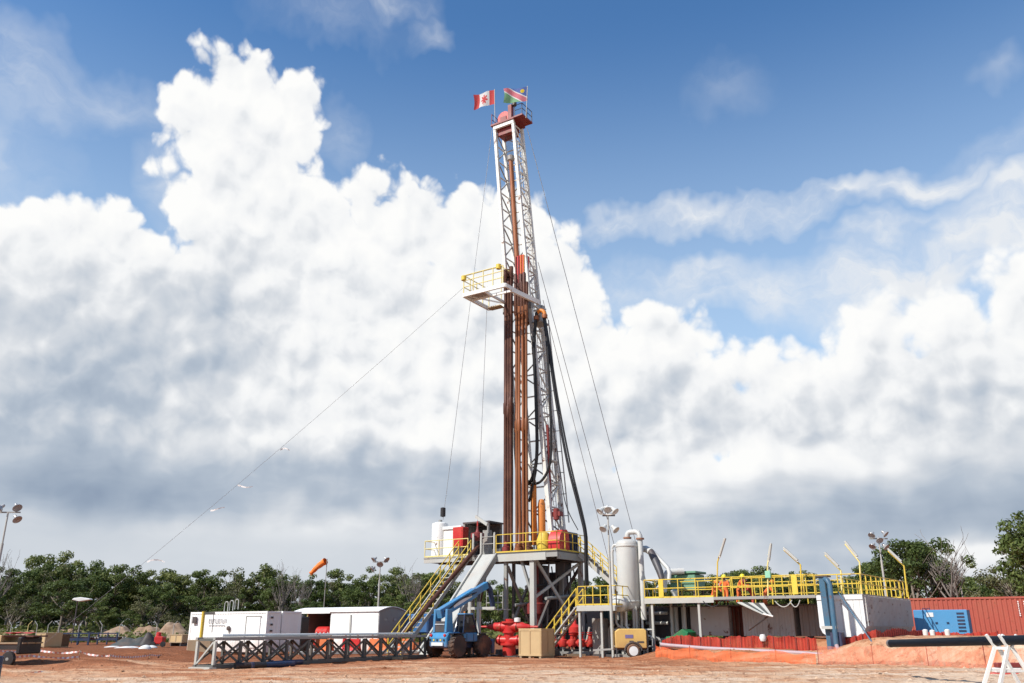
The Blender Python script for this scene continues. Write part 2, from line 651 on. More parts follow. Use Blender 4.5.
GLASSD = paint('dark_glass', (.02, .025, .03), .12, dirt=.05, bump=0, spec=.6)
LENS = paint('lamp_lens', (.70, .72, .72), .15, dirt=.04, bump=0, spec=.6)
SILT = paint('silt_fence_red', (.40, .04, .022), .6, var=.25, vs=2.0, dirt=.15)
NET = paint('orange_netting', (.62, .16, .05), .7, var=.25, vs=2.0, dirt=.25)
TAPE = paint('tape_white', (.72, .68, .66), .5, dirt=.15)
TAPER = paint('tape_red', (.55, .08, .07), .5, dirt=.15)
PIPEMAUVE = paint('mauve_pipe', (.40, .30, .32), .5, dirt=.25)
TARP = paint('grey_tarp', (.05, .062, .062), .7, var=.3, dirt=.2)
SACK = paint('white_sack', (.66, .66, .64), .8, dirt=.2)
BARK = paint('bark', (.21, .175, .14), .9, var=.35, vs=3, dirt=0, bump=.4)
DEADWOOD = paint('dead_wood', (.20, .17, .15), .9, var=.25, vs=3, dirt=0)


def ground_material():
    m, g, b = bsdf_mat('laterite_ground')
    geo = g.n.new('ShaderNodeNewGeometry')
    pos = geo.outputs['Position']
    flat = g.v('MULTIPLY', pos, (1, 1, .3))
    track = g.v('MULTIPLY', flat, (.22, 1.1, 1))             # traffic runs across the yard
    n1 = g.noise(flat, .09, 5, .6)
    n2 = g.noise(track, .6, 7, .7, .8)
    n3 = g.noise(flat, 2.2, 6, .7)
    n4 = g.noise(flat, 11, 4, .7)
    px, py, pz = g.xyz(pos)
    # drier, paler haul road near the camera and to the right; wetter red earth to the left and on the banks
    dry = g.m('ADD', g.m('MULTIPLY_ADD', px, .011, .36), g.m('MULTIPLY_ADD', py, -.030, 1.40))
    dry = g.m('ADD', dry, g.m('MULTIPLY', g.m('SUBTRACT', n1, .5), 1.1))
    dry = g.m('ADD', dry, g.m('MULTIPLY', g.m('SUBTRACT', n2, .5), 2.6))
    col = g.ramp(dry, [(0, (.22, .078, .034)), (.25, (.36, .145, .07)), (.5, (.46, .225, .12)), (.75, (.55, .34, .21)), (1, (.61, .45, .32))])
    col = g.mix(g.m('MULTIPLY', g.step(n3, .5, .64), .65), col, (.22, .088, .043))
    col = g.mix(g.m('MULTIPLY', g.step(n4, .58, .8), .35), col, (.64, .45, .33))
    far = g.step(py, 112, 128)
    col = g.mix(far, col, g.mix(g.step(n3, .4, .6), (.10, .11, .04), (.20, .16, .08)))
    g.l.new(col, b.inputs['Base Color'])
    b.inputs['Roughness'].default_value = .95
    b.inputs['Specular IOR Level'].default_value = .15
    bp = g.n.new('ShaderNodeBump')
    bp.inputs['Strength'].default_value = .8
    bp.inputs['Distance'].default_value = .3
    g.l.new(g.m('ADD', g.m('MULTIPLY', n2, .6), g.m('MULTIPLY', n3, .6)), bp.inputs['Height'])
    g.l.new(bp.outputs[0], b.inputs['Normal'])
    return m


GROUND = ground_material()


def leaf_material(name, a, bcol, c):
    m, g, b = bsdf_mat(name)
    oi = g.n.new('ShaderNodeObjectInfo')
    geo = g.n.new('ShaderNodeNewGeometry')
    n = g.noise(geo.outputs['Position'], .55, 3, .6)
    rnd = g.m('ADD', g.m('MULTIPLY', oi.outputs['Random'], .5), g.m('MULTIPLY', geo.outputs['Random Per Island'], .35))
    f = g.m('ADD', rnd, g.m('MULTIPLY', g.m('SUBTRACT', n, .5), .7))
    col = g.ramp(f, [(0, a), (.5, bcol), (1, c)])
    g.l.new(col, b.inputs['Base Color'])
    b.inputs['Roughness'].default_value = .6
    b.inputs['Specular IOR Level'].default_value = .25
    tr = g.n.new('ShaderNodeBsdfTranslucent')
    g.l.new(g.mix(.35, col, (.16, .2, .03)), tr.inputs[0])
    mx = g.n.new('ShaderNodeMixShader')
    mx.inputs[0].default_value = .28
    g.l.new(b.outputs[0], mx.inputs[1])
    g.l.new(tr.outputs[0], mx.inputs[2])
    outn = [q for q in g.n if q.type == 'OUTPUT_MATERIAL'][0]
    g.l.new(mx.outputs[0], outn.inputs[0])
    return m


LEAF = leaf_material('tree_leaves', (.045, .07, .018), (.105, .14, .036), (.25, .25, .085))
LEAF2 = leaf_material('dry_tree_leaves', (.09, .09, .04), (.14, .14, .065), (.21, .19, .10))
GRASSM = leaf_material('undergrowth_leaves', (.07, .09, .022), (.14, .16, .045), (.26, .22, .10))

# ------------------------------------------------------------------ ground
RIG = (3.04, 59.0, 33.0)                      # near corner of the drill floor; x to the right, y away along the site's lines
TNK = (at(862, 640, 48).x, 48.0, 36.0)        # near corner of the mud tanks


def sstep(x, a, b):
    t = min(1, max(0, (x - a) / (b - a)))
    return t * t * (3 - 2 * t)


from mathutils import noise as mn


def ground_z(x, y):
    q = frame_pt(TNK, (x, y, 0))
    bank = sstep(q.y, -4.2 + 1.1 * sstep(q.x, -4, 2), -1.7 + .4 * sstep(q.x, -4, 2)) * sstep(q.x, -13.5, -10.0)
    pad = .62 * bank + .6 * bank * sstep(q.x, -1.6, 1.2) + .5 * sstep(q.y, -.2, 1.0) * sstep(q.x, -12, -10) * (1 - sstep(q.x, -1.6, 1.2))
    pad *= 1 - sstep(y, 100, 125)
    # low ridge of pushed-up earth to the left
    ridge = .34 * math.exp(-((y - 62 - .12 * x) / 5.0) ** 2) * sstep(-x, 17, 24)
    ridge += .22 * math.exp(-((y - 44) / 3.0) ** 2) * sstep(-x, 15, 20)
    v = Vector((x * .30, y * .55, 3.1))
    amp = .07 * (1 if y < 54 else max(.25, 1 - (y - 54) / 10)) + .10 * sstep(-x, 14, 22) * (1 - sstep(y, 80, 100))
    r = mn.noise(v) * amp + mn.noise(v * 3.3) * amp * .6
    rut = max(0, mn.noise(Vector((x * .12, y * 1.3, 7.7))) - .1) * -.12 * sstep(60 - y, 0, 6)
    tr = 0.0
    for y0, a, ph in ((29.5, .8, 0), (32.6, 1.3, 1.2), (36.0, 1.0, 2.0), (40.5, 1.6, .4), (45.5, 1.2, 3.0), (50.0, 1.0, 4.1)):
        yc = y0 + a * math.sin(x * .09 + ph) + .06 * x
        for off in (-.9, .9):
            d = y - yc - off
            if abs(d) < 1.2:
                w = .75 + .5 * mn.noise(Vector((x * .2, y0, off)))
                tr += w * (-.08 * math.exp(-(d / .17) ** 2) + .07 * math.exp(-((abs(d) - .36) / .14) ** 2) * (.7 + .6 * mn.noise(Vector((x * 1.7, d, y0)))))
    tr *= sstep(54 - y, 0, 3) * (1 - bank)
    return tr + pad + ridge + r * (1 + .8 * bank) + rut - .02 + mn.noise(Vector((x * 1.6, y * 2.1, 0))) * .045 * (1 if y < 56 else .4)


def build_ground():
    xs = [-2500, -1200, -600, -300, -160, -100, -75]
    x = -60.0
    while x < 50:
        xs.append(x)
        x += .45
    xs += [50, 65, 90, 140, 300, 700, 1500, 2500]
    ys = [-300, -80, -20, 5, 15, 20]
    y = 23.0
    while y < 70:
        ys.append(y)
        y += .16 + max(0, (y - 52) * .02)
    while y < 140:
        ys.append(y)
        y += 2.5
    ys += [160, 200, 300, 500, 900, 1800, 3200]
    vs = []
    for yy in ys:
        for xx in xs:
            near = abs(xx) < 75 and 15 <= yy < 150
            vs.append((xx, yy, ground_z(xx, yy) if near else (.0 if yy < 150 else .3)))
    nx = len(xs)
    fs = [(j * nx + i, j * nx + i + 1, (j + 1) * nx + i + 1, (j + 1) * nx + i) for j in range(len(ys) - 1) for i in range(nx - 1)]
    me = bpy.data.meshes.new('ground')
    me.from_pydata(vs, [], fs)
    me.shade_smooth()
    me.materials.append(GROUND)
    o = bpy.data.objects.new('ground', me)
    COL.objects.link(o)
    struct(o)


build_ground()


def clods():
    """loose clods and pebbles of earth on the yard"""
    rnd = random.Random(3)
    mb = MB()
    for i in range(5200):
        y = 27 + 30 * rnd.random() ** 1.2
        x = rnd.uniform(-.66, .66) * y
        s = rnd.choice((.02, .025, .03, .04, .06, .09)) * rnd.uniform(.7, 1.2)
        z = ground_z(x, y)
        a = rnd.uniform(0, 6.28)
        pts = []
        for k in range(4):
            t = a + k * 1.57
            pts.append((x + math.cos(t) * s * rnd.uniform(.7, 1.4), y + math.sin(t) * s * rnd.uniform(.7, 1.2), z - .01))
        top = (x + rnd.uniform(-.3, .3) * s, y + rnd.uniform(-.3, .3) * s, z + s * rnd.uniform(.35, .7))
        mb.add(pts + [top], [(0, 1, 4), (1, 2, 4), (2, 3, 4), (3, 0, 4)])
    o = mb.build('earth_clods', GROUND)
    o['kind'] = 'stuff'
    tag(o, 'loose reddish clods of earth scattered over the yard', 'earth')


clods()

# ------------------------------------------------------------------ drilling rig
def rp(px, py, b):
    return on_y(RIG, px, py, b)


FLZ = 6.72


def substructure():
    t = thing('rig_substructure', 'tall grey steel substructure carrying the drill floor with yellow railings', 'rig floor', RIG)
    mb = MB().box(-5.0, 0, 0, 4.6, FLZ - .10, FLZ)
    mb.build('floor_plate', DGREY, t)
    # edge beams
    beam('edge_beam', (-5.0, .06, FLZ - .36), (-.9, .06, FLZ - .36), .14, .5, LGREY, t)
    beam('edge_beam', (-.95, .10, FLZ - .27), (0, .10, FLZ - .27), .14, .32, GREY, t)
    beam('edge_beam', (-.06, .2, FLZ - .34), (-.06, 4.6, FLZ - .34), .14, .46, GREY, t)
    beam('edge_beam', (-5.0, 4.55, FLZ - .34), (0, 4.55, FLZ - .34), .14, .46, GREY, t)
    beam('edge_beam', (-4.95, .14, FLZ - .36), (-4.95, 4.5, FLZ - .36), .14, .5, GREY, t)
    for i in range(5):
        x = -4.3 + i * .95
        beam('floor_joist', (x, .15, FLZ - .30), (x, 4.5, FLZ - .30), .12, .38, DGREY, t)
    # columns
    for x, y, w, m in ((-4.35, .35, .24, GREY), (-2.1, .3, .34, LGREY), (-.35, 3.9, .3, GREY), (-4.4, 4.2, .3, GREY), (-2.1, 4.2, .3, GREY)):
        beam('column', (x, y, .15), (x, y, FLZ - .5), w, w, m, t)
        MB().box(x - .35, x + .35, y - .35, y + .35, -.02, .15).build('base_plate', GREY, t)
    # braces
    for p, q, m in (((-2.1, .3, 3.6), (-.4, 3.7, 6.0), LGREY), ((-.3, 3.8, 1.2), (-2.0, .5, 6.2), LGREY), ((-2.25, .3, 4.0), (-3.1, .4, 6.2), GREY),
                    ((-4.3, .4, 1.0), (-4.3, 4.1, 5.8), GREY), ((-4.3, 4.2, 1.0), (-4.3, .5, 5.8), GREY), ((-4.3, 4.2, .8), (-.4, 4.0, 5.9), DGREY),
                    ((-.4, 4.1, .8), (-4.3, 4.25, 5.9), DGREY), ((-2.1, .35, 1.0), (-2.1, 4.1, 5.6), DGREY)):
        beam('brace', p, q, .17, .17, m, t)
    # skids on the ground
    for x in (-4.4, -2.1, -.2):
        beam('skid', (x, -.6, .16), (x, 5.0, .16), .34, .34, DGREY, t)
    # wellhead machinery that fills the cellar under the floor
    mb = MB()
    mb.lathe([(.3, .2), (.3, 1.2), (.62, 1.25), (.62, 1.5), (.45, 1.55), (.45, 2.6), (.7, 2.65), (.7, 3.3), (.5, 3.4), (.5, 4.2), (.25, 4.3), (.25, 6.2)], (-3.2, 2.4, 0))
    mb.build('conductor_stack', DRED, t, True)
    mb = MB().box(-1.7, -1.0, 2.8, 3.7, 5.2, 6.1).box(-3.9, -3.0, 3.2, 4.0, 3.6, 6.0)
    mb.build('equipment_box', DGREY, t, bevel=.04)
    for i in range(6):
        x = -3.9 + i * .6
        bar('drain_pipe', (x, 3.4 - .2 * (i % 3), .2), (x + .1, 3.3, 6.1), .06, DGREY if i % 2 else GREY, t)
    # railings of the floor
    rail(t, [(-5.0, .05, FLZ), (-.02, .05, FLZ)], YELLOW, 1.25, 1.25)
    rail(t, [(-.02, .05, FLZ), (-.02, 4.45, FLZ)], YELLOW, 1.25, 1.2)
    rail(t, [(-.6, 4.5, FLZ), (-4.8, 4.5, FLZ)], YELLOW, 1.25, 1.4)
    # left wing platform with the dog house
    MB().box(-11.8, -5.3, .4, 4.2, FLZ - .12, FLZ - .02).build('wing_plate', GREY, t)
    for y in (.5, 2.3, 4.1):
        beam('wing_beam', (-11.8, y, FLZ - .27), (-5.1, y, FLZ - .27), .14, .3, LGREY if y < 1 else DGREY, t)
    beam('wing_beam', (-11.72, .5, FLZ - .24), (-11.72, 4.1, FLZ - .24), .12, .24, GREY, t)
    for x in (-9.2, -6.0):
        beam('wing_strut', (x, 3.9, .1), (x, 3.9, FLZ - .4), .2, .2, DGREY, t)
    beam('wing_strut', (-9.2, 3.8, 2.5), (-6.0, .6, FLZ - .45), .14, .14, DGREY, t)
    rail(t, [(-11.75, 4.1, FLZ), (-11.75, .45, FLZ), (-7.75, .45, FLZ)], PALEY, 1.2, 1.2)
    return t


sub = substructure()


def carrier():
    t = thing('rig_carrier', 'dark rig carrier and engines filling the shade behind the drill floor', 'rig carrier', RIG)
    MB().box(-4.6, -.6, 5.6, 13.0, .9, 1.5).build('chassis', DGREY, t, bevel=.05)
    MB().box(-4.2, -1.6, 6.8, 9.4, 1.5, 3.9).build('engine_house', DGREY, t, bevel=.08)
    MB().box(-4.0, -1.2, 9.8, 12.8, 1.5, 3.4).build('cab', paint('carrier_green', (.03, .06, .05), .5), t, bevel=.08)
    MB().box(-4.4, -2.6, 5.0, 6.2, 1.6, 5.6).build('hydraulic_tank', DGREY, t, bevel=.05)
    for y in (6.4, 7.8, 10.6, 12.0):
        for x in (-4.3, -.9):
            MB().lathe([(.2, -.2), (.5, -.18), (.55, 0), (.5, .18), (.2, .2)], (x, y, .55), 'x', 18).build('wheel', BLACK, t, True)
    for i in range(7):
        bar('hanging_cable', (-4.4 + i * .6, 4.7, 6.0), (-4.2 + i * .62, 4.9, 2.0 + (i % 3) * .6), .05, BLACK, t)
    for i, (x, z) in enumerate(((-3.9, 3.2), (-3.0, 4.4), (-1.4, 3.6), (-.7, 2.4))):
        MB().tube((x, .8, z), (x + .4, 4.4, z + .3), .11, n=8).build('flow_pipe', DGREY if i % 2 else GREY, t, True)


carrier()


def on_wing():
    # white vertical tank
    t = thing('water_tank', 'white vertical tank on the left wing platform of the rig', 'tank', RIG, FLZ)
    c = rp(438.5, 548, 2.2)
    r = .62
    MB().lathe([(r, 0), (r, 2.55), (r * .94, 2.68), (r * .5, 2.78), (.05, 2.8)], (c.x + .1, 2.2, 0), n=28).build('shell', WHITE, t, True)
    MB().lathe([(r + .03, 0), (r + .03, .12)], (c.x + .1, 2.2, 0), n=28).build('base_ring', GREY, t, True)
    MB().lathe([(.16, 2.75), (.16, 2.95), (.05, 2.98)], (c.x + .1, 2.2, 0), n=14).build('hatch', GREY, t, True)
    MB().box(c.x + .75, c.x + 1.75, 1.8, 3.0, 0, 2.1).box(c.x + .70, c.x + 2.5, 1.7, 3.1, 2.1, 2.35).build('cabinet', WHITE, t, bevel=.03)
    # dog house frame
    t = thing('dog_house', 'small open grey steel shelter on the wing platform', 'shelter', RIG, FLZ)
    x0, x1, y0, y1, h = -9.15, -6.95, 1.9, 3.6, 2.45
    for x in (x0, x1):
        for y in (y0, y1):
            beam('corner_post', (x, y, 0), (x, y, h), .14, .14, GREY, t)
    MB().box(x0 - .1, x1 + .15, y0 - .1, y1 + .1, h, h + .12).build('roof', DGREY, t)
    MB().box(x0 + .05, x1 - .05, y1 - .06, y1, .02, h - .02).build('back_wall', DGREY, t)
    MB().box(x0 - .03, x0 + .03, y0 + .1, y1 - .1, .02, h - .02).build('side_wall', GREY, t)
    MB().box(x1 - .55, x1 - .02, y0 + .06, y0 + .5, .02, 1.9).build('locker', GREY, t)
    # red box
    t = thing('red_cabinet', 'bright red cabinet standing beside the white tank on the platform', 'cabinet', RIG, FLZ)
    MB().box(-9.55, -8.6, .95, 1.7, .62, 2.15).build('body', RED, t, bevel=.03)
    MB().box(-9.5, -8.65, 1.0, 1.65, 0, .62).build('stand', DGREY, t)
    MB().box(-9.45, -8.7, .93, .95, .72, 2.05).build('door', RED, t)
    # bits near the ramp head
    t = thing('ramp_gate', 'grey steel posts and gate at the head of the pipe ramp', 'gate', RIG, FLZ)
    for x in (-7.2, -6.5, -5.35):
        beam('post', (x, .35, 0), (x, .35, 1.5), .12, .12, LGREY, t)
    bar('cross_bar', (-6.5, .35, 1.2), (-5.35, .35, 1.2), .035, GREY, t)
    bar('cross_bar', (-6.5, .35, .7), (-5.35, .35, .7), .035, GREY, t)
    MB().beam((-6.9, .2, 2.7), (-5.6, -.2, 2.0), .1, .22).build('swing_arm', LGREY, t)


on_wing()


def ramp():
    t = thing('pipe_ramp', 'pale grey steel pipe slide sloping down from the drill floor', 'ramp', RIG)
    a0, a1 = Vector((-6.25, .1, FLZ - .05)), Vector((-6.25, -6.6, .25))
    b0, b1 = Vector((-5.0, .1, FLZ - .05)), Vector((-5.0, -6.6, .25))
    d = Vector((0, -.05, -.12))
    mb = MB().add([a0, b0, b1, a1, a0 + d, b0 + d, b1 + d, a1 + d], [(0, 1, 2, 3), (7, 6, 5, 4), (0, 4, 5, 1), (1, 5, 6, 2), (2, 6, 7, 3), (3, 7, 4, 0)])
    mb.build('slide_plate', LGREY, t)
    for x, m in ((-6.3, LGREY), (-4.95, GREY)):
        beam('side_beam', (x, .1, FLZ - .15), (x, -6.6, .15), .12, .42, m, t, up=(0, .7, .7))
    for k in (.3, .62):
        p = lin(a1, a0, k)
        bar('support_leg', (p.x + .1, p.y, 0), (p.x + .1, p.y, p.z), .07, GREY, t)
        bar('support_leg', (p.x + 1.15, p.y, 0), (p.x + 1.15, p.y, p.z), .07, GREY, t)
    # drill pipe lying along the ramp
    o = MB().tube((-7.05, .9, FLZ + .75), (-7.6, -7.4, .75), .15, n=14).build('drill_pipe', BROWN1, None, True)
    o.location = (RIG[0], RIG[1], 0)
    o.rotation_euler = (0, 0, -math.radians(RIG[2]))
    tag(o, 'single rusty brown drill pipe lying down along the main stairs', 'pipe')


ramp()


def stairs(name, label, fr, x0, x1, top, bot, n, mat_s, mat_r, mat_t, z=0, sides=(0, 1), h=1.05):
    """straight flight: top and bot are (y, z)"""
    t = thing(name, label, 'stairs', fr, z)
    for x in (x0, x1):
        beam('stringer', (x, top[0], top[1] - .08), (x, bot[0], bot[1]), .07, .26, mat_s, t, up=(0, .6, .8))
    for i in range(n):
        k = (i + .5) / n
        y, zz = top[0] + (bot[0] - top[0]) * k, top[1] + (bot[1] - top[1]) * k
        beam('tread', (x0 + .04, y, zz), (x1 - .04, y, zz), .27, .05, mat_t, t)
    for i in sides:
        x = (x0, x1)[i]
        rail(t, [(x, top[0], top[1]), (x, bot[0], bot[1])], mat_r, h, 1.5, False, 'handrail', .035)
    return t


stairs('main_stairs', 'long open stairs with yellow handrails rising to the left wing platform', RIG, -8.55, -7.45, (.4, FLZ), (-7.0, .1), 22, LGREY, YELLOW, LGREY)


def mast():
    t = thing('drilling_mast', 'tall white lattice drilling mast with dark red crown and leaning slightly left', 'drilling mast', RIG)
    B, T = Vector((-2.75, 3.0, FLZ)), Vector((-5.95, 3.0, 43.2))

    def c(z, sx, sy, low=False):
        k = (z - B.z) / (T.z - B.z)
        m = lin(B, T, k)
        wx = 2.20 - .30 * k + (.22 if low else 0)
        wy = 1.55 - .15 * k + (.22 if low else 0)
        return m + Vector((sx * wx / 2, sy * wy / 2, 0))
    SPL = 26.0
    for sx in (-1, 1):
        for sy in (-1, 1):
            beam('leg', c(SPL - 2.0, sx, sy), c(43.2, sx, sy), .25, .25, MASTW, t)
            beam('leg', c(FLZ, sx, sy, True), c(SPL, sx, sy, True), .31, .31, MASTW, t)
    for z0, z1, n, low in ((SPL, 43.0, 11, False), (FLZ + 1.5, SPL, 10, True)):
        for i in range(n + 1):
            z = z0 + (z1 - z0) * i / n
            za = z0 + (z1 - z0) * (i + 1) / n
            r = .058 if not low else .065
            bar('girt', c(z, -1, 1, low), c(z, 1, 1, low), r, MASTW, t)
            for sx in (-1, 1):
                bar('girt', c(z, sx, -1, low), c(z, sx, 1, low), r, MASTW, t)
                if i < n:
                    s = 1 if i % 2 else -1
                    bar('brace', c(z, sx, -s, low), c(za, sx, s, low), r, MASTW if sx > 0 else GREY, t)
            if i < n:
                s = 1 if i % 2 else -1
                bar('brace', c(z, -s, 1, low), c(za, s, 1, low), r * .9, GREY, t)
    # ladder with cage on the right side
    lo, hi = 8.2, 42.0
    for s in (-.2, .2):
        p, q = c(lo, 1, 0, True) + Vector((-.12, s + .25, 0)), c(hi, 1, 0) + Vector((-.12, s + .25, 0))
        bar('ladder_rail', p, q, .028, MASTW, t)
    mb = MB()
    n = 95
    for i in range(n):
        k = (i + .5) / n
        z = lo + (hi - lo) * k
        p = lin(c(lo, 1, 0, True), c(hi, 1, 0), k) + Vector((-.12, .25, 0))
        mb.tube(p + Vector((0, -.2, 0)), p + Vector((0, .2, 0)), .014, n=5)
    mb.build('ladder_rungs', MASTW, t)['kind'] = 'stuff'
    for i in range(17):
        k = .28 + .7 * i / 16
        p = lin(c(lo, 1, 0, True), c(hi, 1, 0), k) + Vector((-.12, .25, 0))
        pts = [p + Vector((.5 * math.sin(a), .34 * math.cos(a), 0)) for a in [math.pi * j / 8 for j in range(9)]]
        MB().path(pts, .02, 5).build('cage_hoop', MASTW, t, True)
    for a in (.8, 1.57, 2.34):
        p = lin(c(lo, 1, 0, True), c(hi, 1, 0), .28) + Vector((-.12 + .5 * math.sin(a), .25 + .34 * math.cos(a), 0))
        q = lin(c(lo, 1, 0, True), c(hi, 1, 0), .98) + Vector((-.12 + .5 * math.sin(a), .25 + .34 * math.cos(a), 0))
        bar('cage_strip', p, q, .018, MASTW, t)
    # crown: beam, sheaves, little platforms
    z = 43.2
    beam('crown_beam', c(z, -1, -1) + Vector((-.1, -.06, .02)), c(z, 1, -1) + Vector((.1, -.06, .02)), .2, .34, WHITE, t)
    m = lin(B, T, 1)
    MB().box(m.x - 1.25, m.x + 1.15, m.y - .95, m.y + .95, z + .2, z + .36).box(m.x - .75, m.x + .75, m.y - .55, m.y + .6, z - .75, z + .2).build('crown_frame', DRED, t)
    for i in range(5):
        MB().lathe([(.1, -.05), (.62, -.05), (.56, 0), (.62, .05), (.1, .05)], (m.x - .15, m.y - .5 + i * .16, z + .92), 'y', 24).build('sheave', RED if i % 2 == 0 else DRED, t, True)
    MB().box(m.x - .45, m.x + .15, m.y - .62, m.y - .56, z + .3, z + 1.0).box(m.x - .45, m.x + .15, m.y + .24, m.y + .3, z + .3, z + 1.0).build('sheave_cheek', DRED, t)
    rail(t, [(m.x - 1.2, m.y - .85, z + .36), (m.x - 1.2, m.y + .85, z + .36)], DRED, 1.1, .85, True, r=.03)
    MB().box(m.x + 1.1, m.x + 2.0, m.y - .9, m.y + .8, z + .28, z + .42).build('crown_step', DRED, t)
    rail(t, [(m.x + 1.2, m.y - .85, z + .42), (m.x + 1.95, m.y - .85, z + .42), (m.x + 1.95, m.y + .75, z + .42)], DGREY, 1.05, .8, False, r=.03)
    MB().box(m.x + .4, m.x + .75, m.y - .7, m.y - .3, z + .36, z + 1.9).build('crown_post', DRED, t)
    MB().lathe([(.05, 0), (.2, .02), (.2, .3), (.05, .34)], (m.x + .95, m.y - .5, z + 1.75)).build('beacon', DGREY, t, True)
    # hoist lines inside the mast
    mb = MB()
    for i in range(6):
        x = m.x - .35 + i * .13
        p = c(29.0, 0, 0)
        mb.tube((x, m.y - .1, z + .3), (p.x - .2 + i * .07, p.y - .2, 29.0), .016, n=5)
    mb.build('hoist_lines', DGREY, t)['kind'] = 'stuff'
    # standpipe and travelling assembly
    p0, p1 = c(27.0, .0, -.7), c(39.6, .22, -.6)
    MB().tube(p0, p1, .21, .19, 14).build('telescoping_cylinder', BROWN2, t, True)
    MB().lathe([(.2, 39.6), (.3, 39.7), (.3, 40.1), (.1, 40.2)], (p1.x, p1.y, 0)).build('cylinder_cap', GREY, t, True)
    # travelling block
    q = c(27.5, .1, -.5)
    tb = MB().box(q.x - .25, q.x + .75, q.y - .5, q.y + .2, 27.6, 30.4).build('travelling_block', RED, t, bevel=.1)
    for dx in (-.12, .12, .36, .6):
        bar('block_rib', (q.x + dx, q.y - .54, 27.7), (q.x + dx, q.y - .54, 30.3), .05, ORANGE if dx > .2 else DRED, tb)
    MB().box(q.x - .3, q.x + .8, q.y - .45, q.y + .3, 24.5, 27.6).build('swivel', BROWN1, t, bevel=.08)
    # splice collar and side shelf
    for sx in (-1, 1):
        for sy in (-1, 1):
            p = c(SPL, sx, sy, True)
            MB().box(p.x - .2, p.x + .2, p.y - .2, p.y + .2, SPL - .5, SPL + .3).build('splice_collar', GREY, t)
    p = c(24.5, 1, -1, True)
    MB().box(p.x + .1, p.x + 1.0, p.y - .2, p.y + 1.0, 24.2, 24.3).box(p.x + .5, p.x + .8, p.y - .1, p.y + .2, 24.3, 24.8).build('side_shelf', GREY, t)
    # red mud standpipe and jacks low on the mast
    s0, s1 = rp(552, 545, 2.4), rp(547.5, 425, 2.4)
    MB().tube(s0, s1, .11, n=10).build('mud_standpipe', DRED, t, True)
    MB().box(s0.x - .05, s0.x + .8, 2.2, 2.7, 9.3, 9.6).lathe([(.05, 9.0), (.22, 9.05), (.22, 9.8), (.05, 9.85)], (s0.x + .45, 2.3, 0)).build('standpipe_valve', DRED, t, True)
    for (xa, ya), (xb, yb), r in (((535, 545), (533.5, 480), .22), ((544, 540), (541.5, 500), .27)):
        a, b = rp(xa, ya, 1.9), rp(xb, yb, 1.9)
        MB().lathe([(r * .9, a.z), (r, a.z + .3), (r, b.z - .3), (r * .75, b.z), (r * .4, b.z + .05)], (b.x, 1.9, 0), n=14).build('raising_jack', ORANGE, t, True)
    # guards on the lower right leg
    for k in range(9):
        z2 = 9.5 + k * 1.6
        p = c(z2, 1, 1, True)
        bar('cable_bracket', p, p + Vector((.55, .1, 0)), .03, GREY, t)
    p0, p1 = c(9.0, 1, 1, True) + Vector((.5, .1, 0)), c(25, 1, 1, True) + Vector((.5, .1, 0))
    bar('cable_tray', p0, p1, .05, LGREY, t)
    return t, c


mast_t, mast_c = mast()


def monkey_board():
    z = 26.0
    t = thing('racking_board', 'white racking platform with pale yellow rails jutting left from the mast', 'platform', RIG, z)
    x0, x1, y0, y1 = -6.75, -2.9, -2.05, 1.4
    for p, q, w in (((x0, y0), (x1, y0), .16), ((x0, y1), (x1, y1), .16), ((x0, y0), (x0, y1), .16), ((x1, y0), (x1, y1), .16)):
        beam('frame_beam', (*p, 0), (*q, 0), w, .3, WHITE, t)
    beam('frame_beam', (x0, y0 + 1.15, -.02), (x1, y0 + 1.15, -.02), .12, .2, WHITE, t)
    beam('frame_beam', (-4.9, y0, -.02), (-4.9, y1, -.02), .12, .2, WHITE, t)
    MB().box(x0 + .1, -5.0, y0 + .1, y0 + 1.1, .02, .08).build('grating', GREY, t)
    MB().box(x0 + .2, x0 + 1.4, y1 - .5, y1 + .15, -.16, -.08).build('diving_board', TIMBER, t)
    MB().lathe([(.03, -.2), (.09, -.25), (.09, -.75), (.03, -.8)], (x0 + 1.55, y1, 0), n=8).build('hanging_weight', BLACK, t, True)
    beam('brace', (x0 + .1, y0 + .1, 0), (-4.95, y1 - .1, 0), .07, .1, WHITE, t)
    rail(t, [(-3.1, y0, .15), (x0, y0, .15), (x0, y1, .15)], PALEY, 1.5, .9, False, r=.035, mids=(.35, .7))
    # peaked tube frame
    for a, b in (((x0, y0, 1.6), (x0 + 1.6, y1 - .6, 3.1)), ((x0 + 1.6, y1 - .6, 3.1), (x0 + 2.6, y1, 2.3)), ((x0 + 1.6, y1 - .6, 3.1), (x0 + 1.6, y1 - .6, 0)), ((x0 + 1.6, y1 - .6, 3.1), (-3.3, y0, 1.7))):
        bar('tube', a, b, .035, PALEY, t)
    for p in ((x0, y0, 1.4), (-3.5, y0, 1.6)):
        MB().lathe([(.05, -.2), (.2, -.15), (.2, .2), (.05, .25)], p, n=10).build('snatch_block', YELLOW, t, True)
    # long beam across to the mast's right legs
    beam('support_beam', (x1, y0 + .8, -.1), (-2.55, 2.2, -.1), .2, .36, WHITE, t)
    beam('support_beam', (-4.0, y1, -.1), (-4.5, 2.4, -.1), .16, .26, WHITE, t)


monkey_board()


BROWN3 = paint('brown_orange_pipe', (.20, .075, .03), .55, metal=.15, var=.35, vs=.5, dirt=.3)


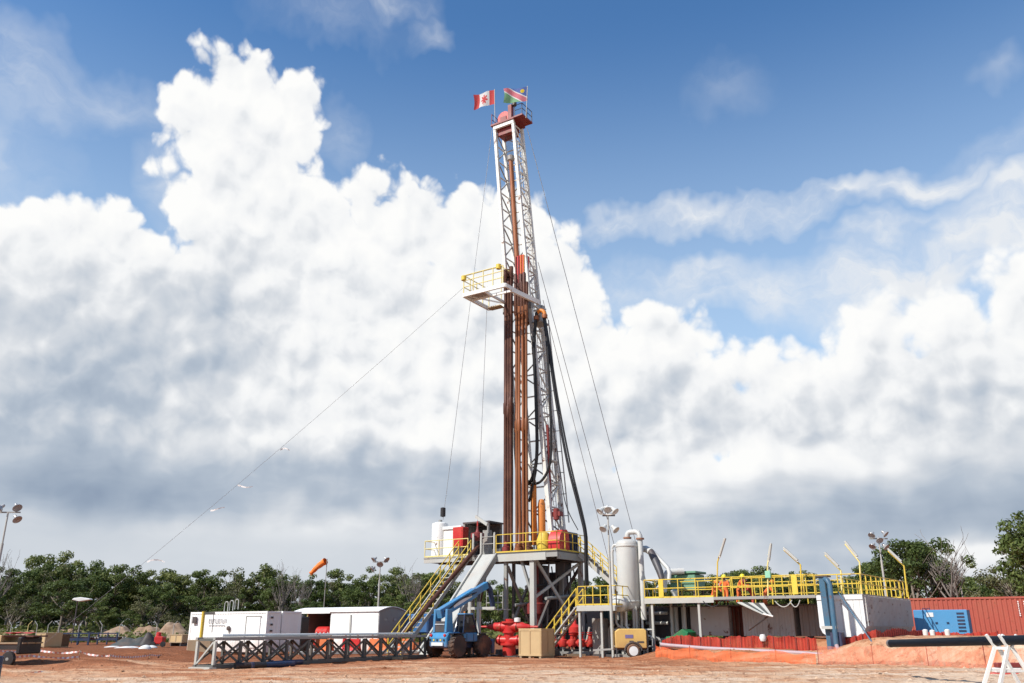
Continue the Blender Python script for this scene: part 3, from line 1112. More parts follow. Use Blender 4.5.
def stands():
    """lengths of drill pipe racked upright on the floor"""
    rnd = random.Random(5)
    for grp, xa, dx, nc, nr, mat, lab in ((0, -4.80, .27, 3, 3, BROWN1, 'dark brown drill pipe stand'), (1, -3.80, .31, 4, 2, BROWN2, 'rusty orange drill pipe stand')):
        for r in range(nr):
            for k in range(nc):
                y = .85 + r * .30 + rnd.uniform(-.03, .03)
                x = xa + dx * k - .62 * r * .30 + rnd.uniform(-.025, .025)
                h = 21.3 + rnd.uniform(-.5, .9) if grp == 0 else (18.6 + rnd.uniform(-.5, .6))
                q = 1.22 if grp == 0 else 1.12
                prof = [(.095 * q, 0), (.125 * q, .02), (.125 * q, .5), (.092 * q, .62)]
                for j in (1, 2):
                    zz = h * j / 2
                    prof += [(.092 * q, zz - .5), (.128 * q, zz - .42), (.128 * q, zz + .1 if j == 2 else zz + .35), (.092 * q, zz + (.12 if j == 2 else .45))]
                bow = rnd.uniform(-.07, .07)
                P, RR = [], []
                for rad, zz in prof:
                    P.append(Vector((bow * math.sin(math.pi * zz / h), .5 * bow * math.sin(math.pi * zz / h), zz)))
                    RR.append(rad)
                for a in range(len(P) - 1, 0, -1):          # extra rings so that the bow reads as a curve
                    if P[a].z - P[a - 1].z > 4:
                        for m in (.75, .5, .25):
                            zz = P[a - 1].z + (P[a].z - P[a - 1].z) * m if False else prof[a - 1][1] + (prof[a][1] - prof[a - 1][1]) * m
                            P.insert(a, Vector((bow * math.sin(math.pi * zz / h), .5 * bow * math.sin(math.pi * zz / h), zz)))
                            RR.insert(a, .092 * q)
                o = MB().path(P, RR, 9).build('drill_pipe_stand', mat if (k + r) % 3 else (BROWN3 if grp else mat), None, True)
                o.location = frame_w(RIG, x, y, FLZ)
                tag(o, lab + ', %s from left in the %s row' % (('first', 'second', 'third', 'fourth')[k], ('front', 'second', 'third')[r]), 'drill pipe', 'drill pipe stands racked on the drill floor')
    for k in range(6):
        o = MB().lathe([(.1, 0), (.13, .1), (.13, 2.6), (.1, 2.7)] if k % 2 else [(.1, 0), (.15, .1), (.15, 3.4), (.1, 3.5)], n=9).build('lifting_sub', BROWN1, None, True)
        x = -3.80 + k * .18
        o.location = frame_w(RIG, x, .8 + .1 * (k % 3), FLZ + 17.9)
        tag(o, ('first', 'second', 'third', 'fourth', 'fifth', 'last')[k] + ' from left of the dark brown lifting subs above the orange pipe stands', 'lifting sub', 'lifting subs on the orange pipe stands')


stands()


def floor_gear():
    t = thing('drawworks', 'red and dark blue winch housing at the right corner of the drill floor', 'winch', RIG, FLZ)
    prof = [(.3, 0), (.3, .05), (-.62, .05), (-.72, .5), (-.72, .95), (-.4, 1.38), (.25, 1.5), (.62, 1.25), (.62, .05)]
    prof = [(-.72, .05), (-.78, .6), (-.66, 1.05), (-.3, 1.45), (.3, 1.52), (.6, 1.3), (.66, .05)]
    MB().prism([(a + 1.55, b) for a, b in prof], -1.15, -.25, 'yz').build('brake_housing', RED, t, True)
    MB().box(-1.1, -.3, 2.2, 3.6, .05, 1.42).build('motor_housing', DBLUE, t, bevel=.06)
    for k in range(4):
        beam('cooling_fin', (-.27, 2.4 + k * .3, .2), (-.27, 2.4 + k * .3, 1.3), .05, .06, DBLUE, t)
    MB().box(-1.2, -.2, .8, 3.7, -.0, .06).build('skid', DGREY, t)
    t = thing('pipe_spinner', 'yellow pipe handling tool among pipes on the drill floor', 'tool', RIG, FLZ)
    MB().lathe([(.12, .1), (.5, .2), (.55, .75), (.35, 1.3), (.12, 1.4)], (-1.75, 1.25, 0), n=14).build('body', YELLOW, t, True)
    bar('post', (-1.75, 1.25, 0), (-1.75, 1.25, .2), .08, DGREY, t)
    MB().lathe([(.1, 0), (.42, .1), (.42, .5), (.2, .6)], (-1.0, 1.4, 0), n=14).build('rotary_head', BROWN2, t, True)
    for i, (x, y, m, h) in enumerate(((-4.4, .45, DRED, .8), (-3.4, .5, BROWN2, .6), (-2.6, .6, BROWN1, .7), (-1.3, 2.2, ORANGE, .8))):
        o = MB().lathe([(.12, 0), (.3, .05), (.3, h * .5), (.16, h * .6), (.16, h)], n=12).build('floor_tool', m, None, True)
        o.location = frame_w(RIG, x, y, FLZ)
        tag(o, ['dark red tong hanging low behind the railing, leftmost on the floor', 'rusty brown slip set at the foot of the orange pipes',
                'dark brown tong behind the middle of the front railing', 'orange winch drum standing before the mast foot'][i], 'rig tool', 'tools on the drill floor')


floor_gear()


def hose(name, label, pts, r, b, mat=HOSE, n=24, cat='hose'):
    """hose through pixel points on the upright plane y = b of the rig"""
    P = [rp(x, y, b) for x, y in pts]
    out = []
    for i in range(len(P) - 1):
        p0, p1, p2, p3 = P[max(i - 1, 0)], P[i], P[i + 1], P[min(i + 2, len(P) - 1)]
        for k in range(8):
            t = k / 8
            out.append(.5 * ((2 * p1) + (p2 - p0) * t + (2 * p0 - 5 * p1 + 4 * p2 - p3) * t * t + (3 * p1 - p0 - 3 * p2 + p3) * t ** 3))
    out.append(P[-1])
    o = MB().path(out, r, 8).build(name, mat, None, True)
    o.location = (RIG[0], RIG[1], 0)
    o.rotation_euler = (0, 0, -math.radians(RIG[2]))
    tag(o, label, cat)


hose('kelly_hose', 'thick black hose hanging down the mast and looping above the floor', [(537, 312), (534, 345), (536, 400), (537, 450), (534, 473), (528, 484), (524, 475)], .13, 1.7)
hose('mud_hose', 'black hose bowing out beside the red standpipe', [(543, 313), (547, 345), (550, 400), (551, 450), (548, 470), (540, 482), (531, 483), (525, 478)], .10, 1.75)
hose('service_hose', 'long black hose sweeping from mast to the right edge of drill floor', [(544, 314), (549, 350), (556, 400), (567, 460), (580, 512), (585, 535), (585.5, 560), (586, 590)], .10, 2.0)
hose('service_hose', 'thinner black hose running beside the long sweeping service hose', [(545, 316), (551, 355), (559, 405), (570, 462), (582, 512), (586.5, 535), (587, 560), (588, 585)], .07, 2.1)
hose('tong_line', 'black hose branch hanging to an orange jack on the floor', [(536, 470), (533, 485), (529, 502)], .09, 1.6)
hose('service_loop', 'thin dark cable bundle curving right of the mast foot', [(549, 400), (560, 470), (566, 505), (578, 530)], .035, 2.6)


def gooseneck():
    t = thing('hose_gooseneck', 'rusty orange gooseneck where the hoses leave the mast', 'pipe fitting', RIG)
    p = rp(540.5, 316, 1.75)
    pts = [p + Vector((.38 * math.cos(a), 0, .45 * math.sin(a))) for a in [math.pi * k / 10 for k in range(11)]]
    MB().path(pts, .15, 10).build('bend', ORANGE, t, True)
    for s in (-1, 1):
        MB().lathe([(.2, -.25), (.22, 0), (.2, .05)], p + Vector((.38 * s, 0, 0)), n=10).build('coupling', BROWN2, t, True)
    bar('bracket', p + Vector((0, 0, .45)), p + Vector((-.1, 1.0, .9)), .05, GREY, t)


gooseneck()


# ------------------------------------------------------------------ flags on the crown
def flag_mat(kind):
    m, g, b = bsdf_mat('flag_' + kind)
    uvn = g.n.new('ShaderNodeUVMap')
    u, v, _ = g.xyz(uvn.outputs[0])
    if kind == 'red_white':
        edge = g.m('GREATER_THAN', g.m('ABSOLUTE', g.m('SUBTRACT', u, .5)), .25)
        # leaf: a pointed star shape in the middle
        du, dv = g.m('MULTIPLY', g.m('SUBTRACT', u, .5), 2.0), g.m('SUBTRACT', v, .5)
        ang = g.m('ARCTAN2', du, dv)
        rad = g.m('SQRT', g.m('ADD', g.m('MULTIPLY', du, du), g.m('MULTIPLY', dv, dv)))
        lim = g.m('MULTIPLY_ADD', g.m('ABSOLUTE', g.m('COSINE', g.m('MULTIPLY', ang, 3.5))), .22, .13)
        leaf = g.m('LESS_THAN', rad, lim)
        stem = g.m('MULTIPLY', g.m('LESS_THAN', g.m('ABSOLUTE', du), .02), g.m('MULTIPLY', g.m('LESS_THAN', dv, 0), g.m('GREATER_THAN', dv, -.42)))
        f = g.m('MAXIMUM', edge, g.m('MAXIMUM', leaf, stem))
        col = g.mix(f, (.80, .78, .76), (.66, .08, .08))
    else:
        d = g.m('SUBTRACT', v, u)                      # diagonal band from lower hoist to upper fly
        band_w = g.m('LESS_THAN', g.m('ABSOLUTE', d), .27)
        band_r = g.m('LESS_THAN', g.m('ABSOLUTE', d), .19)
        col = g.mix(g.m('GREATER_THAN', d, 0), (.22, .45, .24), (.10, .16, .42))
        du, dv = g.m('MULTIPLY', g.m('SUBTRACT', u, .22), 1.5), g.m('SUBTRACT', v, .74)
        sun = g.m('LESS_THAN', g.m('ADD', g.m('MULTIPLY', du, du), g.m('MULTIPLY', dv, dv)), .018)
        col = g.mix(sun, col, (.75, .55, .03))
        col = g.mix(band_w, col, (.78, .76, .75))
        col = g.mix(band_r, col, (.66, .20, .24))
    g.l.new(col, b.inputs['Base Color'])
    b.inputs['Roughness'].default_value = .8
    tr = g.n.new('ShaderNodeBsdfTranslucent')
    g.l.new(col, tr.inputs[0])
    mx = g.n.new('ShaderNodeMixShader')
    mx.inputs[0].default_value = .45
    g.l.new(b.outputs[0], mx.inputs[1])
    g.l.new(tr.outputs[0], mx.inputs[2])
    g.l.new(mx.outputs[0], [q for q in g.n if q.type == 'OUTPUT_MATERIAL'][0].inputs[0])
    return m


def flag(label, kind, hoist_top, hoist_bot, fly_dir, length, pole_base, droop, ph):
    """the hoist edge stands on the pole; u runs from the hoist to the fly"""
    t = thing('flag', label, 'flag', loc=tuple(pole_base), group='flags on the crown')
    b = Vector(pole_base)
    bar('flag_pole', (0, 0, 0), Vector(hoist_top) - b + Vector((0, 0, .1)), .03, LGREY, t)
    nu, nv = 22, 12
    fd = Vector(fly_dir).normalized()
    nrm = fd.cross(Vector((0, 0, 1))).normalized()
    vs, uv = [], []
    for j in range(nv + 1):
        for i in range(nu + 1):
            u, v = i / nu, j / nv
            p = lin(hoist_bot, hoist_top, v) + fd * (length * u) * (1 - .05 * math.sin(v * 3))
            p += nrm * (.16 * math.sin(u * 8.5 + ph + v * 1.2) * (.25 + u)) + Vector((0, 0, -droop * u * u + .05 * math.sin(u * 9 + ph)))
            vs.append(p - b)
            uv.append((u, v))
    me = bpy.data.meshes.new('cloth')
    fs = [(j * (nu + 1) + i, j * (nu + 1) + i + 1, (j + 1) * (nu + 1) + i + 1, (j + 1) * (nu + 1) + i) for j in range(nv) for i in range(nu)]
    me.from_pydata([tuple(v) for v in vs], [], fs)
    ul = me.uv_layers.new(name='UVMap')
    for lp in me.loops:
        ul.data[lp.index].uv = uv[lp.vertex_index]
    me.shade_smooth()
    me.materials.append(flag_mat(kind))
    o = bpy.data.objects.new('cloth', me)
    COL.objects.link(o)
    o.parent = t


def wp(px, py, b):
    q = rp(px, py, b)
    return frame_w(RIG, q.x, q.y, q.z)


flag('red and white flag with a maple leaf flying left from the crown', 'red_white', wp(494.5, 90, 2.2), wp(494.5, 104, 2.2), (-1, .25, -.07), 1.95, wp(495, 122, 2.2), .12, .4)
flag('flag with a red diagonal band between blue and green flying at the crown top', 'diagonal', wp(527.5, 87, 2.2), wp(527.5, 101, 2.2), (-1, .2, .02), 2.1, wp(526, 118, 2.2), -.02, 2.0)


# ------------------------------------------------------------------ guy wires
WIRE = paint('grey_wire', (.30, .30, .31), .5, metal=.3, dirt=0, bump=0)


def wire(label, p, q, r=.022, sag=.0, flags=(), name='guy_wire', cat='wire', group='guy wires of the mast', mat=None):
    mat = mat or WIRE
    pts = [lin(p, q, k / 16) + Vector((0, 0, -sag * 4 * (k / 16) * (1 - k / 16))) for k in range(17)]
    if flags:
        t = thing(name, label, cat, loc=tuple(q), group=group)
        MB().path([v - Vector(q) for v in pts], r, 5).build('cable', mat, t, True)
        for k, (fx, w) in enumerate(flags):
            c = lin(p, q, fx) - Vector(q) + Vector((0, 0, -sag * 4 * fx * (1 - fx)))
            vs, fs = [], []
            for i in range(6):
                u = i / 5
                for s in (0, 1):
                    vs.append(c + Vector((w * u * .95, .1 * math.sin(u * 6 + k), -.05 - .14 * s * (1 - .5 * u) + .12 * math.sin(u * 4 + k * 2))))
            fs = [(2 * i, 2 * i + 2, 2 * i + 3, 2 * i + 1) for i in range(5)]
            MB().add(vs, fs).build('marker_flag', TAPE, t)
    else:
        o = MB().path([v - Vector(q) for v in pts], r, 5).build(name, mat, None, True)
        o.location = q
        tag(o, label, cat, group)


g1 = gnd(36, 650)
def along(p, q, px):
    a, b = 0.0, 1.0
    for _ in range(40):
        m = (a + b) / 2
        w = lin(p, q, m) - Vector((0, 0, CAMZ))
        x = W / 2 + F * w.x / (w.y * CP + w.z * SP)
        a, b = (m, b) if x > px else (a, m)
    return a


g0 = wp(463, 288, 0)
wire('long guy wire with white marker flags running from the platform to the far left', g0, g1, .012, .5, tuple((along(g0, g1, px), w) for px, w in ((281, .8), (238, 1.3), (211, 1.2), (148, 1.5))), mat=WIRE)
wire('guy wire from the crown falling to the right behind the white vessel', wp(527, 128, 2.5), gnd(664, 650), .026)
wire('guy wire from mid mast falling right behind the light tower', wp(538, 262, 2.6), gnd(642, 648), .024)
wire('lower guy wire from the racking platform falling right past the drill floor', wp(543, 300, 2.6), gnd(630, 645), .022)
wire('thin guy wire left of the mast from crown to wing platform', wp(492, 130, 2.2), wp(443, 520, 2.2), .02, name='hoist_line', cat='wire', group='hoist lines left of the mast')
wire('thin winch line hanging from the racking platform to a red hook block', wp(487, 306, 1.0), wp(477.5, 522, 1.0), .02, name='hoist_line', cat='wire', group='hoist lines left of the mast')


def hook_block():
    t = thing('hook_block', 'red hook block hanging on the winch line beside the ramp head', 'hook block', RIG)
    p = rp(477.5, 535, 1.0)
    MB().lathe([(.05, .85), (.08, .55), (.16, .3), (.5, .22), (.5, -.12), (.25, -.3), (.1, -.34)], (p.x, 1.0, p.z - .1), n=14).build('body', DRED, t, True)
    MB().tube((p.x, 1.0, p.z + .6), (p.x, 1.0, p.z + 1.0), .06).build('swivel', RED, t, True)
    o = MB().lathe([(.05, -.35), (.2, -.3), (.2, .35), (.05, .4)], n=10).build('line_weight', BLACK, None, True)
    o.location = wp(443, 512.5, 2.2)
    tag(o, 'small black cylinder weight on the thin line above the white tank', 'weight')


hook_block()

# stairs and landing on the right of the rig
LX0, LX1 = 2.3, 5.1


def landing():
    t = thing('stair_landing', 'grey steel landing with yellow railings right of the drill floor', 'platform', RIG)
    y0, y1, z = -1.6, 4.0, 3.05
    MB().box(LX0, LX1, y0, y1, z - .12, z).build('deck', LGREY, t)
    beam('edge_beam', (LX0, y0 - .03, z - .2), (LX1, y0 - .03, z - .2), .08, .28, LGREY, t)
    for x in (LX0 + .15, LX1 - .4, (LX0 + LX1) / 2 + .3):
        for y in (y0 + .1, y1 - .1):
            beam('leg', (x, y, -.02), (x, y, z - .12), .13, .13, LGREY, t)
    rail(t, [(LX0 + .1, y0, z), (LX1, y0, z)], YELLOW, 1.15, .55, r=.03)
    rail(t, [(LX1, y0, z), (LX1, y1, z)], YELLOW, 1.15, 1.0, r=.03)
    rail(t, [(LX1, y1, z), (LX0, y1, z)], YELLOW, 1.15, 1.0, r=.03)


landing()


def xstairs(name, label, fr, y0, y1, top, bot, n, mats, h=1.05):
    t = thing(name, label, 'stairs', fr)
    ms, mr, mt = mats
    for y in (y0, y1):
        beam('stringer', (top[0], y, top[1] - .08), (bot[0], y, bot[1]), .07, .28, ms, t, up=(.6, 0, .8))
    for i in range(n):
        k = (i + .5) / n
        x, z = top[0] + (bot[0] - top[0]) * k, top[1] + (bot[1] - top[1]) * k
        beam('tread', (x, y0 + .04, z), (x, y1 - .04, z), .26, .05, mt, t)
    for y in (y0, y1):
        rail(t, [(top[0], y, top[1]), (bot[0], y, bot[1])], mr, h, .75, False, 'handrail', .035)


xstairs('side_stairs', 'short yellow railed stairs from the landing down behind the plywood crate', RIG, -1.6, -.7, (LX0, 3.05), (LX0 - 2.75, .1), 11, (LGREY, YELLOW, LGREY))
xstairs('upper_stairs', 'yellow railed stairs from the drill floor down to the right landing', RIG, 3.0, 3.9, (0.05, FLZ), (4.3, 3.1), 13, (LGREY, YELLOW, LGREY))


# ------------------------------------------------------------------ catwalk truss, left foreground
TR = (gnd(211, 669).x, gnd(211, 669).y, 27.0)


def truss():
    t = thing('catwalk_truss', 'long grey steel truss lying on the ground in front of the white containers', 'truss', TR)
    L, w, h, n = 17.4, 1.05, 1.3, 11
    for x in (0, -w):
        beam('top_chord', (x, 0, h - .06), (x, L, h - .06), .13, .12, GREY, t)
        beam('bottom_chord', (x, 0, .08), (x, L, .08), .16, .16, TRUSS, t)
        for i in range(n + 1):
            y = .1 + (L - .2) * i / n
            beam('upright', (x, y, .16), (x, y, h - .16), .12, .12, TRUSS if i else LGREY, t)  # near end pale, the rest dark: shade of the truss sides put into colour
        for i in range(n):
            ya, yb = .1 + (L - .2) * i / n, .1 + (L - .2) * (i + 1) / n
            dx = .025 if x == 0 else -.025
            beam('diagonal', (x + dx, ya, .2), (x + dx, yb, h - .2), .05, .09, TRUSS, t)
            beam('diagonal', (x - dx, ya, h - .2), (x - dx, yb, .2), .05, .09, TRUSS, t)
    for i in range(n + 1):
        y = .1 + (L - .2) * i / n
        beam('cross_member', (-w + .08, y, h - .1), (-.08, y, h - .1), .1, .1, TRUSS, t)
        beam('cross_member', (-w + .08, y, .1), (-.08, y, .1), .1, .1, TRUSS, t)
    beam('end_diagonal', (-w + .08, .08, .2), (-.08, .08, h - .2), .07, .07, LGREY, t)
    MB().box(-w + .1, -.1, .3, L - .2, h - .05, h - .01).build('deck_plate', GREY, t)
    MB().box(-w - .1, .1, -.2, .2, -.03, .07).build('foot_plate', LGREY, t)
    # pale pipe resting along the top
    o = MB().tube((-.55, 1.0, h + .08), (-.5, 16.6, h + .08), .06, n=12).build('long_pipe', WHITE, None, True)
    o.location = (TR[0], TR[1], 0)
    o.rotation_euler = (0, 0, -math.radians(TR[2]))
    tag(o, 'long pale pipe lying along the top of the grey truss', 'pipe')
    # dark blue pieces at its foot
    for i, (y, x, l) in enumerate(((1.6, .75, 2.6), (3.2, .5, 2.4), (1.0, .45, 1.4))):
        o = MB().tube((0, 0, 0), (0, l, 0), .13, n=12).lathe([(.16, -.02), (.16, .14)], axis='y', n=12).build('steel_pipe', (DBLUE, DBLUE, BLACK)[i], None, True)
        o.location = frame_w(TR, x, y, ground_z(*frame_w(TR, x, y).xy) + .14)
        o.rotation_euler = (0, 0, -math.radians(TR[2] + (6, -5, 25)[i]))
        tag(o, ('longest dark blue pipe piece lying beside the near end of the truss', 'dark blue pipe piece farther along the foot of the truss',
                'short black pipe piece lying at the very end of the truss')[i], 'pipe', 'pipe pieces at the foot of the truss')
    # yellow guide post beside the end
    p = gnd(199, 655)
    t2 = thing('yellow_post', 'upright yellow post with a short arm before the white container', 'post', loc=(p.x, p.y, 0))
    bar('pole', (0, 0, 0), (0, 0, 2.75), .12, YELLOW, t2)
    MB().box(-.05, .75, -.08, .08, 2.55, 2.72).build('arm', TRUSS, t2)
    bar('hanging_rod', (.7, 0, 1.4), (.7, 0, 2.55), .025, TRUSS, t2)
    MB().box(-.75, .8, -.3, .35, .02, .95).build('weight_box', TIMBER, t2, bevel=.03)


truss()


# ------------------------------------------------------------------ white containers
def wall_frame(t, x0, x1, y0, y1, z0, z1, mat, w=.14):
    for x in (x0 + w / 2, x1 - w / 2):
        for y in (y0 + w / 2, y1 - w / 2):
            beam('corner_post', (x, y, z0), (x, y, z1), w, w, mat, t)
    for z in (z0 + w / 2, z1 - w / 2):
        for y in (y0 + w / 2, y1 - w / 2):
            beam('side_rail', (x0 + w, y, z), (x1 - w, y, z), w - .01, w - .01, mat, t)
        for x in (x0 + w / 2, x1 - w / 2):
            beam('end_rail', (x, y0 + w, z), (x, y1 - w, z), w - .01, w - .01, mat, t)


def container(name, label, fr, z, L, D, Hh, mat, endmat=None, pitch=.28, front=True, group=None, depth=.045):
    t = thing(name, label, 'container', fr, z, group)
    w = .14
    wall_frame(t, -L, 0, 0, D, 0, Hh, mat, w)
    MB().corrug((-L + w, .03), (-w, .03), w, Hh - w, depth, pitch, (0, -1, 0)).build('front_panel', mat, t)
    MB().corrug((-L + w, D - .03), (-w, D - .03), w, Hh - w, depth, pitch, (0, 1, 0)).build('rear_panel', mat, t)
    MB().corrug((-.03, w), (-.03, D - w), w, Hh - w, depth, pitch, (1, 0, 0)).build('end_panel', endmat or mat, t)
    MB().corrug((-L + .03, w), (-L + .03, D - w), w, Hh - w, depth, pitch, (-1, 0, 0)).build('end_panel', endmat or mat, t)
    MB().box(-L + w, -w, w, D - w, Hh - .10, Hh - .04).build('roof', mat, t)
    MB().box(-L + w, -w, w, D - w, .03, .12).build('floor', mat, t)
    return t


CA = (at(265, 640, 60).x, 60.0, 33.0)


def left_container():
    L, D, Hh = 8.0, 1.25, 2.62
    t = container('site_container', 'long white site office container with a door and roof hoops', CA, .16, L, D, Hh, CONT_WHITE, CONT_WHITE, .26, depth=.022)
    for x in (-L + .5, -L / 2, -.5):
        MB().box(x - .15, x + .15, .1, D - .1, -.2, 0).build('bearer', TIMBER, t)
    d = MB().box(-1.95, -.62, -.03, .02, .28, 2.25).build('door', CONT_WHITE, t, bevel=.01)
    MB().box(-1.85, -1.65, -.07, -.03, 1.08, 1.14).build('handle', DGREY, d)
    MB().box(-2.02, -.55, -.045, .0, 2.27, 2.33).box(-2.02, -1.97, -.045, .0, .25, 2.27).build('door_frame', GREY, t)
    # weathered, unreadable lettering: two rows of small grey marks
    rnd = random.Random(2)
    mb = MB()
    x = -5.95
    while x < -4.15:
        w = rnd.uniform(.10, .2)
        k = rnd.choice((0, 1, 2))
        mb.box(x, x + .045, -.012, -.004, 1.86, 2.16)
        if k != 1:
            mb.box(x + .05, x + w, -.012, -.004, 2.11, 2.16)
        if k != 2:
            mb.box(x + .05, x + w, -.012, -.004, 1.86, 1.91)
        mb.box(x + w, x + w + .04, -.012, -.004, 1.9, 2.12)
        x += w + .08
    x = -5.9
    while x < -4.2:
        w = rnd.uniform(.04, .12)
        mb.box(x, x + w, -.012, -.004, 1.68, 1.76)
        x += w + .05
    mb.build('lettering', paint('faded_grey_print', (.42, .42, .43), .6, dirt=.05), t)
    MB().lathe([(.05, -.14), (.14, -.12), (.16, -.03), (.05, -.02)], (-3.7, 0, 1.52), 'y', 12).build('wall_lamp', DGREY, t, True)
    MB().box(-3.73, -3.62, -.03, 0, 1.2, 1.42).build('cable_drop', LGREY, t)
    MB().box(-L + .42, -L + .78, -.14, -.02, 1.85, 2.3).build('vent_box', DGREY, t)
    for i in range(3):
        x = -4.9 + i * .42
        pts = [Vector((x, .4, Hh)), Vector((x, .4, Hh + .55)), Vector((x + .1, .4, Hh + .68)), Vector((x + .28, .4, Hh + .68)), Vector((x + .36, .4, Hh + .55)), Vector((x + .36, .4, Hh))]
        pts = [p + Vector((0, .1 * i, .08 * i)) for p in pts]
        MB().path(pts, .03, 6).build('roof_hoop', LGREY, t, True)
    for z in (.7, 1.3, 1.7, 2.15):
        MB().box(.0, .03, .35, .55, z, z + .12).build('socket_box', DGREY, t)
    # the plain box standing right behind it
    fb = frame_w(CA, .02, 1.35)
    t = container('site_container', 'plain white container close behind the end of the long one', (fb.x, fb.y, 33), .16, 2.6, 1.75, 2.64, CONT_WHITE, CONT_WHITE, .9, depth=.012)
    t2 = thing('black_tank', 'tall narrow black tank in the gap between the white cabins', 'tank', loc=tuple(at(299.5, 652, 66).xy) + (0,), rotz=-math.radians(33))
    MB().box(-.35, .3, -.3, .5, 0, 2.5).build('body', BLACK, t2, bevel=.08)
    MB().lathe([(.12, 2.5), (.12, 2.62), (.03, 2.63)], (0, .1, 0), n=12).build('lid', DGREY, t2, True)


left_container()

CB = (at(378, 640, 68).x, 68.0, 33.0)


def shed():
    L, D, Hh = 8.9, 3.1, 2.95
    t = thing('tool_shed', 'white arched roof workshop cabin with an open bay showing red machinery', 'cabin', CB, .14)
    # closed part
    xo = -5.05
    MB().box(xo, 0, 0, .06, 0, 2.75).build('front_wall', SHED_SIDE, t)
    MB().box(-L, 0, D - .06, D, 0, 2.75).build('rear_wall', SHED_SIDE, t)
    MB().box(xo, xo + .06, .06, D - .06, 0, 2.75).build('partition', LGREY, t)
    MB().box(-2.95, -2.80, -.08, -.005, .05, 2.55).build('joint_post', LGREY, t)
    arch = [(0, 0), (D, 0), (D, 2.75)] + [(D - D * k / 10, 2.75 + .30 * math.sin(math.pi * k / 10)) for k in range(1, 10)] + [(0, 2.75)]
    MB().prism(arch, -.07, -.005, 'yz').build('end_wall', GREY, t)  # shaded end of the white cabin, its shade put into a grey colour
    MB().box(-7.75, -7.69, .1, D - .07, 0, 2.72).build('bay_wall', paint('bay_shade_brown', (.10, .06, .05), .8), t)  # shade inside the open bay is put into this dark brown
    roof = [(-.12 + (D + .24) * k / 12, 2.76 + .33 * math.sin(math.pi * k / 12)) for k in range(13)]
    poly = roof + [(a, b + .06) for a, b in reversed(roof)]
    MB().prism(poly, -L - .35, .08, 'yz').build('roof', SHED_SIDE, t, True)
    MB().box(-L - .3, xo, -.13, -.07, 2.66, 2.80).build('fascia', SHED_SIDE, t)
    for x in (-L + .15, -L + 1.2):
        beam('porch_post', (x, .08, 0), (x, .08, 2.7), .09, .09, PALEY, t)
    MB().box(-L, 0, 0, D, -.14, -.01).build('base', LGREY, t)
    for x in (-1.7, -.6):
        MB().box(.0, .02, -x, -x + .3, 2.1, 2.25).build('vent', LGREY, t)
    MB().box(-L + .1, xo - .1, .02, .06, .95, 1.02).box(-L + .1, xo - .1, .02, .06, .55, .6).build('porch_rail', LGREY, t)
    # red pump unit in the bay
    p = thing('pump_unit', 'red pump unit standing in the open bay of the white cabin', 'pump', CB, .14)
    MB().box(-7.4, -5.3, .35, 1.9, .1, .75).build('base_frame', RED, p, bevel=.05)
    MB().lathe([(.1, -7.2), (.48, -7.1), (.48, -5.9), (.3, -5.7), (.3, -5.4), (.1, -5.35)], (0, .9, 1.2), 'x', 18).build('motor', RED, p, True)
    MB().lathe([(.3, .9), (.42, 1.0), (.42, 1.8), (.2, 2.0), (.1, 2.2)], (-6.0, 1.5, 0), n=16).build('pressure_pot', RED, p, True)
    for i in range(4):
        bar('valve_stem', (-6.9 + i * .42, .4, .7), (-6.9 + i * .42, .4, 1.25), .05, WHITE, p)
    # blue tank behind the shed's right end
    t = thing('blue_tank', 'dark blue tank skid half hidden behind the stairs', 'tank', loc=tuple(at(413, 640, 70).xy) + (0,), rotz=-math.radians(33))
    MB().box(-1.1, 1.4, 0, 2.2, 1.3, 2.75).build('body', paint('tank_blue', (.02, .12, .30), .5), t, bevel=.1)
    for x in (-1.0, 1.3):
        for y in (.1, 2.1):
            beam('leg', (x, y, 0), (x, y, 1.3), .12, .12, DGREY, t)
    # orange safety barriers and small gear between truss and cabin
    for i, px in enumerate((318, 345, 372, 399)):
        p = gnd(px + 6, 652.5)
        b = thing('safety_barrier', ('orange plastic barrier left of the pump bay behind the truss', 'second orange barrier behind the truss before the cabin wall',
                  'third orange barrier behind the truss before the cabin end', 'rightmost orange barrier behind the truss near the stairs')[i], 'barrier',
                  loc=(p.x, p.y, 0), rotz=-math.radians(33), group='orange barriers behind the truss')
        MB().prism([(-.28, 0), (.28, 0), (.12, .35), (.08, .95), (-.08, .95), (-.12, .35)], -.85, .85, 'yz').build('body', NET if i != 1 else RED, b, bevel=.03)
        for s in (-.6, .6):
            MB().lathe([(.06, .95), (.06, 1.25), (.02, 1.27)], (s, 0, 0), n=8).build('lamp_peg', ORANGE, b, True)
    p = gnd(300, 655)
    c = MB().box(-4.5, 4.5, -.15, .15, 0, .22).build('concrete_kerb', LGREY, None, bevel=.03)
    c.location = (p.x + 4, p.y + 2, 0)
    c.rotation_euler = (0, 0, math.radians(20))
    tag(c, 'long pale concrete kerb lying behind the truss', 'kerb')


shed()

# ------------------------------------------------------------------ telehandler
TH = (-4.45, 54.6, 38.0)


